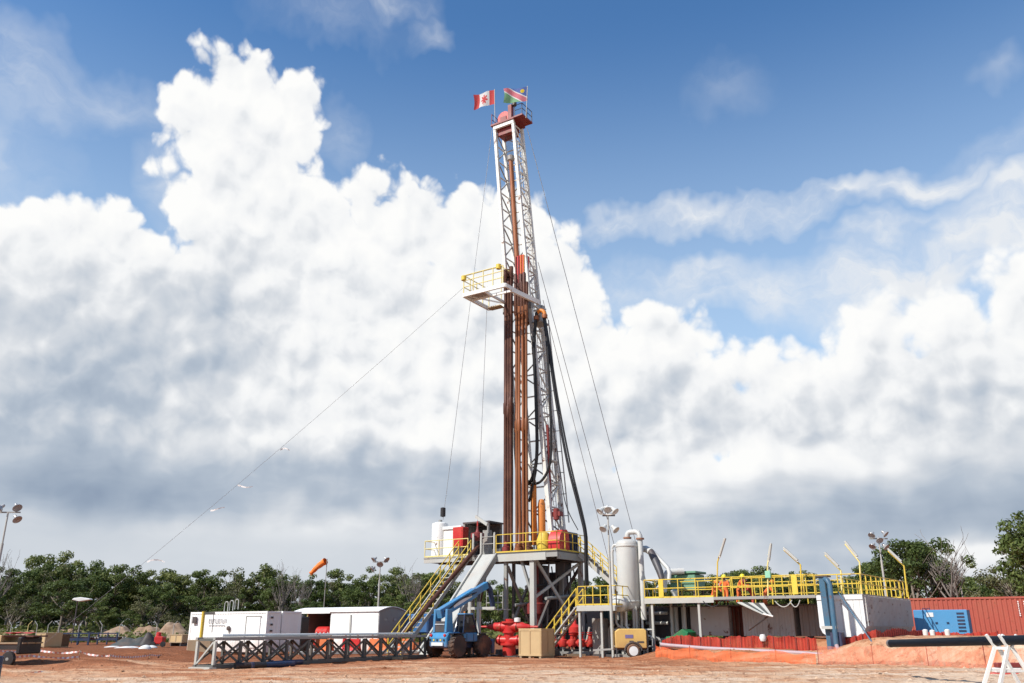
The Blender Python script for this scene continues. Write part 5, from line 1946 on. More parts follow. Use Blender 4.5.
    c = tp(687, 590, 3.6)
    MB().box(c.x - .95, c.x + .85, 3.1, 4.6, DK + .55, DK + 1.55).build('basket', GREEN, t, bevel=.05)
    MB().box(c.x - 1.2, c.x + .95, 3.0, 4.7, DK + 1.6, DK + 1.75).build('hood', GREEN, t, bevel=.03)
    for x in (c.x - .8, c.x + .7):
        for y in (3.2, 4.5):
            beam('leg', (x, y, DK - .1), (x, y, DK + .55), .12, .12, DGREY, t)
    MB().box(c.x - .9, c.x + .9, 3.1, 4.6, DK - .3, DK - .1).build('sump', DGREY, t)
    MB().path([tp(664, 592, 2.2), tp(664.5, 578, 2.2), tp(667, 573, 2.4), tp(672, 571.5, 2.6), tp(684, 571, 3.0)], .2, 12).build('flow_line', VESSEL, t, True)
    MB().lathe([(.1, 0), (.18, .05), (.18, .35), (.3, .5), (.1, .6)], (c.x - .2, 2.2, DK), n=14).build('valve', VESSEL, t, True)
    for px in (672, 676, 683):
        p = tp(px, 610, 2.4)
        MB().tube((p.x, 2.4, .3), (p.x, 2.4, DK - .2), .13, n=10).build('down_pipe', VESSEL, t, True)
    for z in (1.0, 2.0, 2.6):
        MB().tube((tp(646, 620, 2.3).x, 2.3, z), (tp(668, 620, 2.3).x, 2.3, z), .1, n=8).build('cross_pipe', LGREY, t, True)
    MB().box(tp(648, 620, 3.2).x, tp(690, 620, 3.2).x, 3.0, 3.4, .1, DK - .4).build('rear_panel', DGREY, t)
    # green bin lid
    p = tp(679, 638, -.2)
    t = thing('green_bin', 'green tilted metal bin standing below the left end of walkway', 'bin', TNK)
    MB().prism([(p.x - .75, .6), (p.x + .55, .6), (p.x + .75, 1.45), (p.x + .35, 1.65), (p.x - .3, 1.25), (p.x - .75, 1.2)], -.5, .7, 'xz').build('body', DGREEN, t, bevel=.04)
    MB().box(p.x - .7, p.x + .5, -.4, .6, .2, .6).build('base', DGREY, t)


tanks()


def deck_lamps():
    spec = [((717, 598), (717.5, 562), (724, 541), 0.0, 'cranked lamp over the two workers on the walkway'),
            ((768, 594), (767.5, 566), (770, 546), 0.0, 'nearly straight lamp post above the green switch on the walkway railing'),
            ((801.5, 592), (800.5, 565), (784, 550), 0.0, 'cranked lamp leaning left just left of the blue steel post'),
            ((841.5, 592), (841, 571), (825, 555), .1, 'lower cranked lamp leaning left just right of the blue steel post'),
            ((861, 590), (859.5, 562), (845, 544), .1, 'cranked lamp at the near corner of the white tank railing'),
            ((907, 594), (904, 566), (888, 551), 7.0, 'rightmost cranked lamp at the far end of the tank railing')]
    for (a, b, c, y, lab) in spec:
        t = thing('deck_lamp', lab, 'lamp', TNK, 0, 'cranked lamps on the tank railings')
        A, Bp, Cp = tp(*a, y), tp(*b, y), tp(*c, y)
        A.z = DK
        m = YELLOW if lab.startswith(('rightmost', 'cranked lamp leaning', 'cranked lamp over')) else PALEY
        bar('pole', A, Bp, .045, m, t)
        bar('arm', Bp, Cp, .045, m, t)
        d = (Cp - Bp).normalized()
        s, e = lin(Bp, Cp, .22), lin(Bp, Cp, 1.08)
        off = Vector((.10, -.12, .06))
        MB().beam(s + off, e + off, .16, .11).build('lamp_housing', LGREY, t, bevel=.02)
        MB().beam(s + off + Vector((0, 0, -.08)), e + off + Vector((0, 0, -.08)), .11, .04).build('tube', LENS, t)
    o = MB().box(-.16, .16, -.08, .08, -.2, .2).build('switch_box', paint('mint_green', (.25, .55, .38), .5), None, bevel=.02)
    q = tp(768, 574.5, -.06)
    o.location = frame_w(TNK, q.x, q.y, q.z)
    o.rotation_euler = (0, 0, -math.radians(TNK[2]))
    tag(o, 'small mint green switch box on a lamp post of the walkway', 'switch box')


deck_lamps()


# ------------------------------------------------------------------ people
def person_mat(name, suit, skin=(.14, .075, .045)):
    m, g, b = bsdf_mat(name)
    at_ = g.n.new('ShaderNodeAttribute')
    at_.attribute_name = 'zone'
    f = at_.outputs['Fac']
    geo = g.n.new('ShaderNodeNewGeometry')
    n = g.noise(geo.outputs['Position'], 5, 4, .6)
    s = g.v('SCALE', suit, scale=g.m('MULTIPLY_ADD', n, .5, .75))
    col = g.mix(g.m('GREATER_THAN', f, .5), s, skin)
    col = g.mix(g.m('GREATER_THAN', f, 1.5), col, (.03, .022, .018))
    col = g.mix(g.m('GREATER_THAN', f, 2.5), col, (.70, .68, .45))
    g.l.new(col, b.inputs['Base Color'])
    b.inputs['Roughness'].default_value = .8
    return m


SUIT = person_mat('orange_coverall', (.68, .14, .03))
SUIT2 = person_mat('dark_red_coverall', (.40, .06, .035))
HELMET = paint('helmet_yellow', (.72, .62, .03), .3, dirt=.03, bump=0)


def person(label, loc, rotz, J, suit, helmet=HELMET):
    """J: joints in metres, facing -y; one skinned body"""
    t = thing('person', label, 'person', loc=loc, rotz=rotz, group='crew on the tank deck')
    names = list(J)
    E = [('pelvis', 'belly'), ('belly', 'chest'), ('chest', 'neck'), ('neck', 'head'), ('head', 'crown')]
    for s in 'lr':
        E += [('chest', 'sh_' + s), ('sh_' + s, 'el_' + s), ('el_' + s, 'wr_' + s), ('wr_' + s, 'ha_' + s),
              ('pelvis', 'hip_' + s), ('hip_' + s, 'kn_' + s), ('kn_' + s, 'an_' + s), ('an_' + s, 'to_' + s)]
    R = {'pelvis': .16, 'belly': .16, 'chest': .18, 'neck': .065, 'head': .105, 'crown': .085, 'sh': .085, 'el': .058, 'wr': .045, 'ha': .045, 'hip': .11, 'kn': .075, 'an': .058, 'to': .05}
    me = bpy.data.meshes.new('body')
    me.from_pydata([J[n] for n in names], [(names.index(a), names.index(b)) for a, b in E], [])
    o = bpy.data.objects.new('body', me)
    COL.objects.link(o)
    o.parent = t
    sk = o.modifiers.new('skin', 'SKIN')
    lay = me.skin_vertices[0] if me.skin_vertices else None
    if lay is None:
        bm = bmesh.new()
        bm.from_mesh(me)
        bm.verts.layers.skin.verify()
        bm.to_mesh(me)
        bm.free()
        lay = me.skin_vertices[0]
    for i, n in enumerate(names):
        r = R[n.split('_')[0]]
        lay.data[i].radius = (r, r * (.75 if n in ('chest', 'belly', 'pelvis') else 1))
        lay.data[i].use_root = n == 'pelvis'
    ss = o.modifiers.new('subdivision', 'SUBSURF')
    ss.levels = ss.render_levels = 2
    dg = bpy.context.evaluated_depsgraph_get()
    dg.update()
    ev = bpy.data.meshes.new_from_object(o.evaluated_get(dg), depsgraph=dg)
    o.modifiers.clear()
    at_ = ev.attributes.new('zone', 'FLOAT', 'POINT')
    hv = [(Vector(J['head']), .2, 1), (Vector(J['crown']), .16, 1), (Vector(J['ha_l']), .09, 1), (Vector(J['ha_r']), .09, 1),
          (Vector(J['an_l']), .1, 2), (Vector(J['an_r']), .1, 2), (Vector(J['to_l']), .14, 2), (Vector(J['to_r']), .14, 2),
          (Vector(J['el_l']) * .5 + Vector(J['wr_l']) * .5, .05, 3), (Vector(J['el_r']) * .5 + Vector(J['wr_r']) * .5, .05, 3)]
    for v in ev.vertices:
        z = 0
        for c, r, k in hv:
            if (v.co - c).length < r + .0:
                z = k
        at_.data[v.index].value = z
    ev.materials.clear()
    ev.materials.append(suit)
    ev.shade_smooth()
    o.data = ev
    c = Vector(J['crown'])
    up = (c - Vector(J['neck'])).normalized()
    h = MB().lathe([(.19, -.02), (.195, 0), (.15, .01), (.145, .06), (.12, .12), (.07, .155), (.01, .165)], n=18)
    rot = Vector((0, 0, 1)).rotation_difference(up).to_matrix()
    h.v = [c + up * -.01 + rot @ v for v in h.v]
    h.build('helmet', helmet, t, True)


def pose(bend=.25, reach=.35, side=0.0, arms=(.5, .5), step=.12):
    """a standing figure leaning forward by bend (m) with arms reaching"""
    J = {'pelvis': (0, 0, .95), 'belly': (0, -bend * .3, 1.12), 'chest': (side * .6, -bend * .8, 1.36), 'neck': (side, -bend * 1.1, 1.50), 'head': (side * 1.05, -bend * 1.25 - .02, 1.60), 'crown': (side * 1.1, -bend * 1.3 - .01, 1.70)}
    for s, k in (('l', 1), ('r', -1)):
        a = arms[0 if k > 0 else 1]
        J['sh_' + s] = (side * .7 + k * .2, -bend * .95, 1.40)
        J['el_' + s] = (side * .7 + k * (.27 + .05 * a), -bend * .95 - .2 * a, 1.15)
        J['wr_' + s] = (side * .6 + k * .2, -bend - reach * a - .1, 1.05 + .12 * a)
        J['ha_' + s] = (side * .6 + k * .17, -bend - reach * a - .2, 1.05 + .14 * a)
        J['hip_' + s] = (k * .1, 0, .9)
        J['kn_' + s] = (k * .12, -.04 - k * step * .5, .5)
        J['an_' + s] = (k * .12, .02 - k * step, .09)
        J['to_' + s] = (k * .14, -.15 - k * step, .04)
    return J


def crew():
    for px, b, rot, ps, lab, st in ((725, 2.5, -.5, pose(.08, .2, 0, (.4, .7)), 'worker in orange coveralls and yellow helmet standing left under the cranked lamp', SUIT),
                                    (738, 2.4, 1.1, pose(.22, .45, .05, (.9, .8)), 'worker in orange coveralls and yellow helmet leaning to the right on the deck', SUIT),
                                    ):
        q = tp(px, 585, b)
        w = frame_w(TNK, q.x, b, 3.02)
        person(lab, tuple(w), rot, ps, st)
    q = tp(713, 585, 2.6)
    w = frame_w(TNK, q.x, 2.6, 2.72)
    person('worker in orange coveralls half hidden behind the railing left of the lamp', tuple(w), .3, pose(.35, .3, 0, (.6, .6)), SUIT, ORANGE)
    q = tp(752, 585, 2.8)
    w = frame_w(TNK, q.x, 2.8, 2.72)
    person('worker in dark red coveralls bending behind the railing, second from the right', tuple(w), -1.3, pose(.4, .4, 0, (.8, .8)), SUIT2, DRED)
    q = tp(763, 585, 3.0)
    w = frame_w(TNK, q.x, 3.0, 2.66)
    person('rightmost worker, bending low in orange near the mint green switch box', tuple(w), 1.3, pose(.42, .3, 0, (.7, .5)), SUIT, ORANGE)


crew()


# ------------------------------------------------------------------ blue post, bund pipe, fences
def right_front():
    t = thing('pipe_post', 'blue steel column with a blue riser pipe in front of the white tank', 'pipe post', TNK)
    y = -.9
    a, b = tp(831, 640, y), tp(828.5, 577, y)
    zt, zb = b.z, .4
    x = a.x
    beam('column', (x, y, zb), (x - .08, y, zt), .20, .36, TEAL, t, up=(0, 1, 0))
    for s in (-1, 1):
        beam('column_flange', (x, y + s * .24, zb), (x - .08, y + s * .24, zt), .30, .04, TEAL, t, up=(0, 1, 0))
    MB().box(x - .36, x + .28, y - .34, y + .34, zt, zt + .08).build('cap_plate', DGREY, t)
    r0, r1 = tp(836.5, 645, y - .5), tp(829.5, 584, y - .5)
    MB().path([Vector((x + .1, y - .2, zt - .1)), Vector((r1.x - .1, y - .45, r1.z + .2)), r1, r0], .135, 14).build('riser_pipe', TEAL, t, True)
    MB().box(x - .25, x + .5, y - .6, y - .2, 1.65, 1.8).build('pipe_clamp', LGREY, t)
    MB().box(x + .1, x + .7, y - .45, y + .2, .6, 1.5).build('base_block', DBLUE, t, bevel=.04)
    bar('stay', tp(838, 592, y), tp(876, 648, y - .9), .04, TEAL, t)
    # mauve pipe along the crest of the bank
    yb = -2.2
    pts = [tp(px, py, yb) for px, py in ((661, 644.5), (670, 645.5), (707, 648.5), (750, 650.5), (800, 653), (828, 655.5))]
    elbow = [tp(835, 655, yb), tp(838, 650, -1.8), r0]
    o = MB().path(pts + elbow, .11, 12).build('bund_pipe', PIPEMAUVE, None, True)
    o.location = (TNK[0], TNK[1], 0)
    o.rotation_euler = (0, 0, -math.radians(TNK[2]))
    tag(o, 'mauve grey pipe running along the bank and turning up at the blue post', 'pipe')
    def meshmat(name, col, alpha):
        m, g, b = bsdf_mat(name)
        geo = g.n.new('ShaderNodeNewGeometry')
        pos = geo.outputs['Position']
        n = g.noise(pos, 1.1, 4, .6)
        fine = g.noise(g.v('MULTIPLY', pos, (7, 7, 1.2)), 1.0, 2, .5)
        c = g.v('SCALE', col, scale=g.m('MULTIPLY_ADD', n, .5, .75))
        g.l.new(c, b.inputs['Base Color'])
        b.inputs['Roughness'].default_value = .7
        al = g.m('ADD', g.m('MULTIPLY', g.m('SUBTRACT', n, .5), .7), g.m('MULTIPLY', g.m('SUBTRACT', fine, .5), .9))
        g.l.new(g.m('ADD', al, alpha, clamp=True), b.inputs['Alpha'])
        return m

    SILTM = meshmat('silt_mesh', (.46, .045, .025), .74)
    # red silt fences
    def fence(label, path, h, name='silt_fence', zoff=0.0, sp=.55):
        t = thing(name, label, 'fence', TNK, 0, 'red silt fences on the bank')
        rnd = random.Random(9)
        P = []
        for (ax, ay), (bx, by) in zip(path, path[1:]):
            L = math.hypot(bx - ax, by - ay)
            n = max(2, int(L / .09))
            for k in range(n):
                P.append((ax + (bx - ax) * k / n, ay + (by - ay) * k / n))
        P.append(path[-1])
        vs, fs = [], []
        for i, (x, yy) in enumerate(P):
            yy += .06 * math.sin(i * .21) + (.022 if i % 2 else -.022) + rnd.uniform(-.01, .01)
            z = ground_z(*frame_w(TNK, x, yy).xy) + zoff
            vs += [(x, yy, z - .1), (x, yy + rnd.uniform(-.03, .03), z + h + rnd.uniform(-.04, .04))]
        n = len(P)
        vs += [(x, yy + .02, z) for x, yy, z in vs]
        for i in range(n - 1):
            fs += [(2 * i, 2 * i + 2, 2 * i + 3, 2 * i + 1), (2 * n + 2 * i + 1, 2 * n + 2 * i + 3, 2 * n + 2 * i + 2, 2 * n + 2 * i), (2 * i + 1, 2 * i + 3, 2 * n + 2 * i + 3, 2 * n + 2 * i + 1)]
        MB().add(vs, fs).build('sheet', SILTM, t)
        acc = 0
        last = P[0]
        for p in P:
            acc += math.hypot(p[0] - last[0], p[1] - last[1])
            last = p
            if acc > sp:
                acc = 0
                z = ground_z(*frame_w(TNK, *p).xy) + zoff
                beam('stake', (p[0], p[1] - .05, z - .1), (p[0], p[1] - .05, z + h + .02), .035, .035, DRED, t)
    fence('red silt fence running below the walkway in front of the grey tanks', [(tp(662, 640, -.7).x, -.7), (-6.0, -.9), (-2.1, -1.1)], .66)
    fence('short red silt fence beside the near corner of the white tank', [(-.9, -.6), (.9, -.5), (1.2, 3.0), (1.5, 8.0)], .40, sp=.35)
    fence('low red silt fence in front of the blue generator', [(1.6, 8.4), (3.6, 7.6), (5.6, 7.0)], .30, sp=.4)
    # translucent safety mesh standing along the foot of the bank
    def safety_mesh(label, path, h, mat):
        t = thing('safety_mesh', label, 'mesh fence', TNK, 0, 'orange safety mesh along the bank')
        P = []
        for (ax, ay), (bx, by) in zip(path, path[1:]):
            n = max(2, int(math.hypot(bx - ax, by - ay) / .2))
            P += [(ax + (bx - ax) * k / n, ay + (by - ay) * k / n) for k in range(n)]
        P.append(path[-1])
        vs, L = [], 0
        for i, (x, yy) in enumerate(P):
            z = ground_z(*frame_w(TNK, x, yy).xy)
            sag = .10 * abs(math.sin(i * .2 / 2.4 * math.pi))
            for k in range(5):
                vs.append((x, yy + .09 * mn.noise(Vector((x * .9, k * .7, 5))) + .05 * k / 4, z - .03 + (h - sag) * k / 4))
        n = len(P)
        MB().add(vs, [(i * 5 + k, (i + 1) * 5 + k, (i + 1) * 5 + k + 1, i * 5 + k + 1) for i in range(n - 1) for k in range(4)]).build('netting', mat, t, True)
        for i in range(0, n, 12):
            x, yy = P[i]
            z = ground_z(*frame_w(TNK, x, yy).xy)
            bar('stake', (x, yy + .06, z - .1), (x, yy + .06, z + h + .05), .02, DRED, t)
    safety_mesh('bright orange safety mesh standing along the bank below the mauve pipe', [(-10.7, -3.0), (-9.5, -3.6), (-5, -4.0), (-1.3, -4.0)], .62, meshmat('orange_mesh', (.66, .14, .04), .68))
    safety_mesh('pinkish orange safety mesh standing before the bank below the black pipe', [(-1.2, -3.95), (1.5, -3.4), (5, -3.3), (11, -3.3)], .95, meshmat('pink_mesh', (.66, .19, .10), .42))
    q = tp(764, 643, -1.0)
    o = MB().lathe([(.03, -.2), (.14, -.17), (.2, 0), (.14, .17), (.03, .2)], n=14).build('white_float', SACK, None, True)
    o.location = frame_w(TNK, q.x, -1.1, ground_z(*frame_w(TNK, q.x, -1.1).xy) + .55)
    tag(o, 'small round white float on the red silt fence', 'float')


right_front()


# ------------------------------------------------------------------ generator, red container
def right_back():
    p = at(970, 630, 56.2)
    GF = (p.x, p.y, 28.0)
    t = thing('generator', 'light blue generator set with vents standing before the red container', 'generator', GF, 1.22)
    L, D, Hh = 3.1, 1.2, 1.58
    MB().box(-L, 0, 0, D, .1, Hh).build('canopy', GENBLUE, t, bevel=.03)
    MB().box(.002, .14, .05, D - .05, .1, Hh - .02).build('radiator_end', DBLUE, t)
    for k in range(6):
        MB().box(-.62, -.2, -.02, .0, .25 + k * .21, .36 + k * .21).build('louvre', DBLUE, t)
    for x in (-1.9, -1.25):
        MB().box(x, x + .14, -.025, .0, .72, .84).build('door_latch', DBLUE, t)
    MB().box(-1.45, -1.25, -.025, .0, .22, .42).build('outlet', DGREY, t)
    MB().box(-2.35, -1.95, -.02, 0, 1.15, 1.42).build('sticker', LENS, t)
    MB().box(-L, .1, 0, D, -.1, .1).build('base_frame', DGREY, t)
    for x in (-2.55, -2.3):
        MB().path([Vector((x, .3, Hh)), Vector((x, .3, Hh + .1)), Vector((x + .18, .3, Hh + .1)), Vector((x + .18, .3, Hh))], .025, 6).build('lifting_eye', DBLUE, t, True)
    RC = at(1024, 615, 58.8)
    fr = (RC.x + 3.2, RC.y - 2.3, 36.0)
    t = container('freight_container', 'long red corrugated freight container behind the blue generator', fr, 1.2, 12.0, 2.44, 2.5, CONTRED, CONTRED, .30)
    q = on_y(fr, 1018, 606, 0)
    mb = MB()
    rnd = random.Random(12)
    for i in range(9):
        z = 2.2 - i * .11
        mb.box(q.x, q.x + rnd.uniform(.05, .09), -.02, -.006, z - .07, z)
    for i in range(6):
        z = 2.2 - i * .15
        mb.box(q.x + .35, q.x + .35 + rnd.uniform(.06, .12), -.02, -.006, z - .08, z)
    mb.build('code_marks', TAPE, t)
    # small white pots and timbers on the pad
    for i, px in enumerate((926, 933, 948)):
        s = at(px, 637, 50)
        z = ground_z(s.x, 50)
        o = MB().lathe([(.13, 0), (.14, .3), (.1, .34), (.03, .36)], n=12).build('white_pot', SACK, None, True)
        o.location = (s.x, 50, z - .02)
        tag(o, ('leftmost small white pot beside the black pipe', 'middle small white pot beside the black pipe', 'rightmost small white pot beside the black pipe')[i], 'pot', 'white pots on the bank')
    s = at(975, 635, 52)
    o = MB().box(-1.6, 1.6, -.12, .12, 0, .16).build('timber', TIMBER, None, bevel=.02)
    o.location = (s.x, 52, ground_z(s.x, 52) - .02)
    o.rotation_euler = (0, 0, -.3)
    tag(o, 'long weathered timber lying on the pad before the red container', 'timber')
    # black pipe on white trestles
    A, B = at(890, 643.5, 34), at(1002, 640.5, 27)
    d = (B - A).normalized()
    E = B + d * 7.5
    t = thing('line_pipe', 'long thick black pipe resting on white trestles at the right', 'pipe', loc=tuple(A))
    z = Vector((0, 0, 0))
    MB().tube(z, E - A, .135, n=22).build('pipe', paint('black_pipe', (.006, .009, .015), .45, dirt=0, bump=.05, spec=.08), t, True)
    MB().tube(-d * .02, d * .12, .142, n=22).build('end_band', paint('pipe_end_bevel', (.10, .10, .11), .4), t, True)

    def trestle(lab, k):
        P = A + d * k
        nn = Vector((d.y, -d.x, 0)).normalized()
        t = thing('trestle', lab, 'trestle', loc=(P.x, P.y, 0), group='white pipe trestles')
        h = P.z - .135
        for s in (-1, 1):
            o = d * (.32 * s)
            o.z = 0
            for e in (-1, 1):
                beam('leg', Vector((0, 0, h - .02)) + o + nn * (e * .04), nn * (e * .62) + o * 1.25 + Vector((0, 0, -.05)), .09, .09, WHITE, t)
                beam('cradle_arm', Vector((0, 0, h - .12)) + o + nn * (e * .02), Vector((0, 0, h + .3)) + o + nn * (e * .27), .07, .07, WHITE, t)
            beam('brace', nn * .38 + o * 1.1 + Vector((0, 0, h * .42)), nn * -.38 + o * 1.1 + Vector((0, 0, h * .42)), .05, .07, WHITE, t)
        o = d * .32
        beam('top_bar', Vector((-o.x, -o.y, h - .08)), Vector((o.x, o.y, h - .08)), .08, .08, WHITE, t)
    K = (B - A).length
    trestle('white steel trestle under the black pipe at the right edge', K)
    trestle('white trestle carrying the black pipe beyond the right edge', K + 6.2)
    s = at(1017, 662, 34)
    for i in range(3):
        o = MB().box(-.5, .5, -.15, .15, 0, .18).build('warning_block', (TAPER, TAPE, DRED)[i], None, bevel=.03)
        o.location = (s.x + .1 * i, 35, ground_z(s.x, 35) - .02 + .18 * i)
        tag(o, ('lowest block, red, of the small stack behind the trestle', 'white middle block of the small stack behind the trestle', 'dark red top block of the small stack behind the trestle')[i], 'block', 'stacked blocks behind the trestle')


right_back()


# ------------------------------------------------------------------ left background yard
def left_yard():
    p = gnd(6, 667)
    t = thing('flatbed_trailer', 'dark flatbed trailer with boards and a red cloth at the left edge', 'trailer', loc=(p.x, p.y, 0), rotz=math.radians(-6))
    for x in (-1.7, .05):
        ty = MB().lathe([(.12, -.11), (.3, -.1), (.34, -.04), (.34, .04), (.3, .1), (.12, .11)], (x, 0, .34), 'y', 20).build('tyre', BLACK, t, True)
        MB().lathe([(.02, -.12), (.13, -.1), (.13, .1), (.02, .11)], (x, 0, .34), 'y', 12).build('rim', GREY, ty, True)
    beam('chassis_rail', (-4.0, .1, .85), (.55, .1, .85), .12, .22, BLACK, t)
    beam('chassis_rail', (-4.0, 1.4, .85), (.55, 1.4, .85), .12, .22, BLACK, t)
    MB().box(.36, .58, -.05, 1.5, .55, 1.3).build('tail_frame', HOSE, t, bevel=.05)
    for i in range(5):
        MB().box(-3.8, .62 + .06 * (i % 2), .0 + i * .31, .28 + i * .31, 1.0, 1.07).build('deck_plank', TIMBER, t)
    MB().box(-3.6, -.55, .1, 1.4, 1.08, 1.38).build('plank_stack', WOOD, t, bevel=.02)
    MB().box(-.5, .95, .2, 1.3, 1.3, 1.37).build('top_board', paint('dark_brown_board', (.10, .035, .025), .7), t)
    cl = MB()
    vs = []
    for j in range(5):
        for i in range(7):
            vs.append((-.75 + i * .2, .05 + j * .28, 1.42 + .09 * mn.noise(Vector((i * .9, j * .9, 2))) + .06))
    cl.add(vs, [(j * 7 + i, j * 7 + i + 1, (j + 1) * 7 + i + 1, (j + 1) * 7 + i) for j in range(4) for i in range(6)]).build('red_cloth', RED, t, True)
    p = gnd(-10, 690)
    t = thing('steel_drum', 'dark blue steel drum cut by the left edge of the picture', 'drum', loc=(p.x - .1, p.y, 0))
    MB().lathe([(.29, 0), (.3, .02), (.29, .3), (.305, .32), (.29, .34), (.29, .6), (.305, .62), (.29, .64), (.3, .9), (.28, .92), (.27, .88), (.05, .88)], n=24).build('body', DBLUE, t, True)
    # crates
    for i, (px, py, w, h, lab, m) in enumerate(((39, 648, 1.5, 1.2, 'tall pale timber crate left of the blue pipe racks', WOOD), (175, 646, 1.9, 1.0, 'wide tan crate on dark bearers beside the white container', WOOD), (48, 647, 1.5, 1.05, 'dark brown crate just right of the tall pale crate', paint('brown_crate', (.12, .07, .035), .8)))):
        p = gnd(px, py)
        t = thing('timber_crate', lab, 'crate', loc=(p.x, p.y, 0), rotz=math.radians(-30), group='crates in the left yard')
        MB().box(-w / 2, w / 2, 0, 1.6, .3 if i == 1 else .1, h + .1).build('body', m, t, bevel=.02)
        z0, z1 = (.3 if i == 1 else .1), h + .1
        for x in (-w / 2, -.06, w / 2 - .12):
            MB().box(x, x + .12, -.025, -.002, z0, z1).build('batten', TIMBER, t)
        for z in (z0, z1 - .1):
            MB().box(-w / 2, w / 2, -.03, -.003, z, z + .1).build('batten', TIMBER, t)
        for x in (-w * .4, w * .35):
            MB().box(x, x + .14, 0, 1.6, -.03, .3 if i == 1 else .1).build('bearer', DGREY if i == 1 else TIMBER, t)
    # blue pipe racks
    for i, (px, py, L) in enumerate(((66, 645, 5.0), (97, 644.5, 4.5))):
        p = gnd(px, py)
        t = thing('pipe_rack', ('long dark blue pipe rack beside the brown crate' if i == 0 else 'dark blue pipe rack next to the grey tarpaulin heap'), 'rack', loc=(p.x, p.y, 0), rotz=math.radians(-4), group='blue pipe racks in the left yard')
        for z in (.55, 1.15):
            beam('rack_rail', (-L / 2, 0, z), (L / 2, 0, z), .1, .26 if z < 1 else .12, DBLUE, t)
        for k in range(5):
            x = -L / 2 + .1 + (L - .2) * k / 4
            beam('upright', (x, 0, 0), (x, 0, 1.25), .12, .12, DBLUE, t)
            beam('cross_arm', (x, 0, .5), (x, 1.4, .5), .1, .1, DBLUE, t)
        for k in range(4):
            MB().tube((-L / 2 - .3, .3 + .28 * k, .68), (L / 2 + .3, .3 + .28 * k, .68), .11, n=10).build('stored_pipe', LGREY if k % 2 else BROWN1, t, True)
    # heaps
    rnd = random.Random(21)

    def heap(name, label, px, py, w, d, h, mat, cat, group, seed, rough=.25):
        p = gnd(px, py)
        vs, fs = [], []
        nr, na = 12, 40
        for j in range(nr + 1):
            r = j / nr
            for i in range(na):
                a = 2 * math.pi * i / na
                x, y = math.cos(a) * r * w, math.sin(a) * r * d
                zz = h * (math.cos(r * math.pi) * .5 + .5 if rough > .21 else math.sqrt(max(0, 1 - r * r)))
                zz *= 1 + rough * 1.6 * mn.noise(Vector((x * .8 + seed, y * .8, seed)))
                zz += rough * .3 * h * mn.noise(Vector((x * 2.5, y * 2.5, seed)))
                vs.append((x, y, zz - .06))
        for j in range(nr):
            for i in range(na):
                fs.append((j * na + i, j * na + (i + 1) % na, (j + 1) * na + (i + 1) % na, (j + 1) * na + i))
        o = MB().add(vs, fs).build(name, mat, None, True)
        o.location = (p.x, p.y, 0)
        return tag(o, label, cat, group)
    mm, g, b = bsdf_mat('heap_earth')
    geo = g.n.new('ShaderNodeNewGeometry')
    col = g.ramp(g.noise(geo.outputs['Position'], .9, 6, .65), [(.25, (.17, .10, .06)), (.5, (.30, .20, .13)), (.75, (.42, .31, .22))])
    g.l.new(col, b.inputs['Base Color'])
    b.inputs['Roughness'].default_value = .95
    for i, (px, py, w, h) in enumerate(((70, 641, 6, 1.7), (28, 641.5, 5, 1.2), (118, 641.5, 5.5, 2.0), (148, 641, 4.5, 2.1), (172, 641.5, 4, 2.2), (95, 641, 5, 1.5), (205, 641, 6, 1.9), (600, 640, 8, 1.2))):
        heap('earth_mound', ('low earth mound behind the blue pipe racks', 'low earth mound behind the timber crates at far left', 'earth mound behind the grey tarpaulin heap', 'earth mound left of the small red machine',
                             'earth mound behind the wide tan crate', 'earth mound between the pipe racks and tarpaulin', 'earth mound mostly hidden behind the white container', 'low earth mound glimpsed behind the rig')[i],
             px, py, w, 2.8, h, mm, 'mound', 'earth mounds at the forest edge', 3.3 * i + 1)
    heap('tarpaulin_heap', 'dark grey tarpaulin heap before the earth mounds', 132, 645.5, 2.6, 1.4, 1.0, TARP, 'tarpaulin', None, 5.5, .3)
    heap('tarpaulin_heap', 'black tarpaulin heap just right of the grey one', 147, 645.5, 1.5, 1.2, 1.15, BLACK, 'tarpaulin', None, 9.5, .3)
    for i, (px, py, w, h) in enumerate(((124, 648, .95, .2), (132, 647.5, .7, .17), (145, 648.5, .55, .3), (152, 647.5, .5, .22), (112, 647, .8, .16))):
        heap('white_sack', ('largest white sack before the grey tarpaulin', 'low white sack beside the largest one', 'upright white sack before the black tarpaulin', 'white sack left of the small red machine', 'flat white sack at the end of pipe rack')[i],
             px, py, w, .5, h, SACK, 'sack', 'white sacks in the left yard', i * 2.2, .2)
    p = gnd(159, 647)
    t = thing('small_compressor', 'small red machine between the sacks and the tan crate', 'machine', loc=(p.x, p.y, 0))
    MB().box(-.45, .4, -.3, .5, .25, .95).build('body', RED, t, bevel=.08)
    MB().lathe([(.05, .9), (.25, .95), (.22, 1.3), (.05, 1.35)], (-.2, .1, 0), n=14).build('air_tank', RED, t, True)
    for x in (-.5, .45):
        MB().lathe([(.05, -.06), (.25, -.05), (.25, .05), (.05, .06)], (x, -.32, .25), 'y', 14).build('wheel', BLACK, t, True)
    # cranked white fence posts
    for i, px in enumerate((10, 27, 36, 47, 58, 78, 101, 119, 156, 173)):
        b = at(px, 634, 113)
        t = thing('fence_post', 'white cranked fence post at the forest edge ' + ('above the trailer', 'left of the pale crate', 'above the pale crate', 'above the brown crate', 'left of the first pipe rack', 'at the foot of the white lamp', 'above the second pipe rack', 'above the grey tarpaulin', 'above the red machine', 'above the tan crate')[i],
                  'fence post', loc=(b.x, 113, 0), group='cranked fence posts at the forest edge')
        k = (-1 if i % 2 else 1)
        bar('post', (0, 0, 0), (0, 0, 2.1), .045, LGREY if i != 1 else PALEY, t)
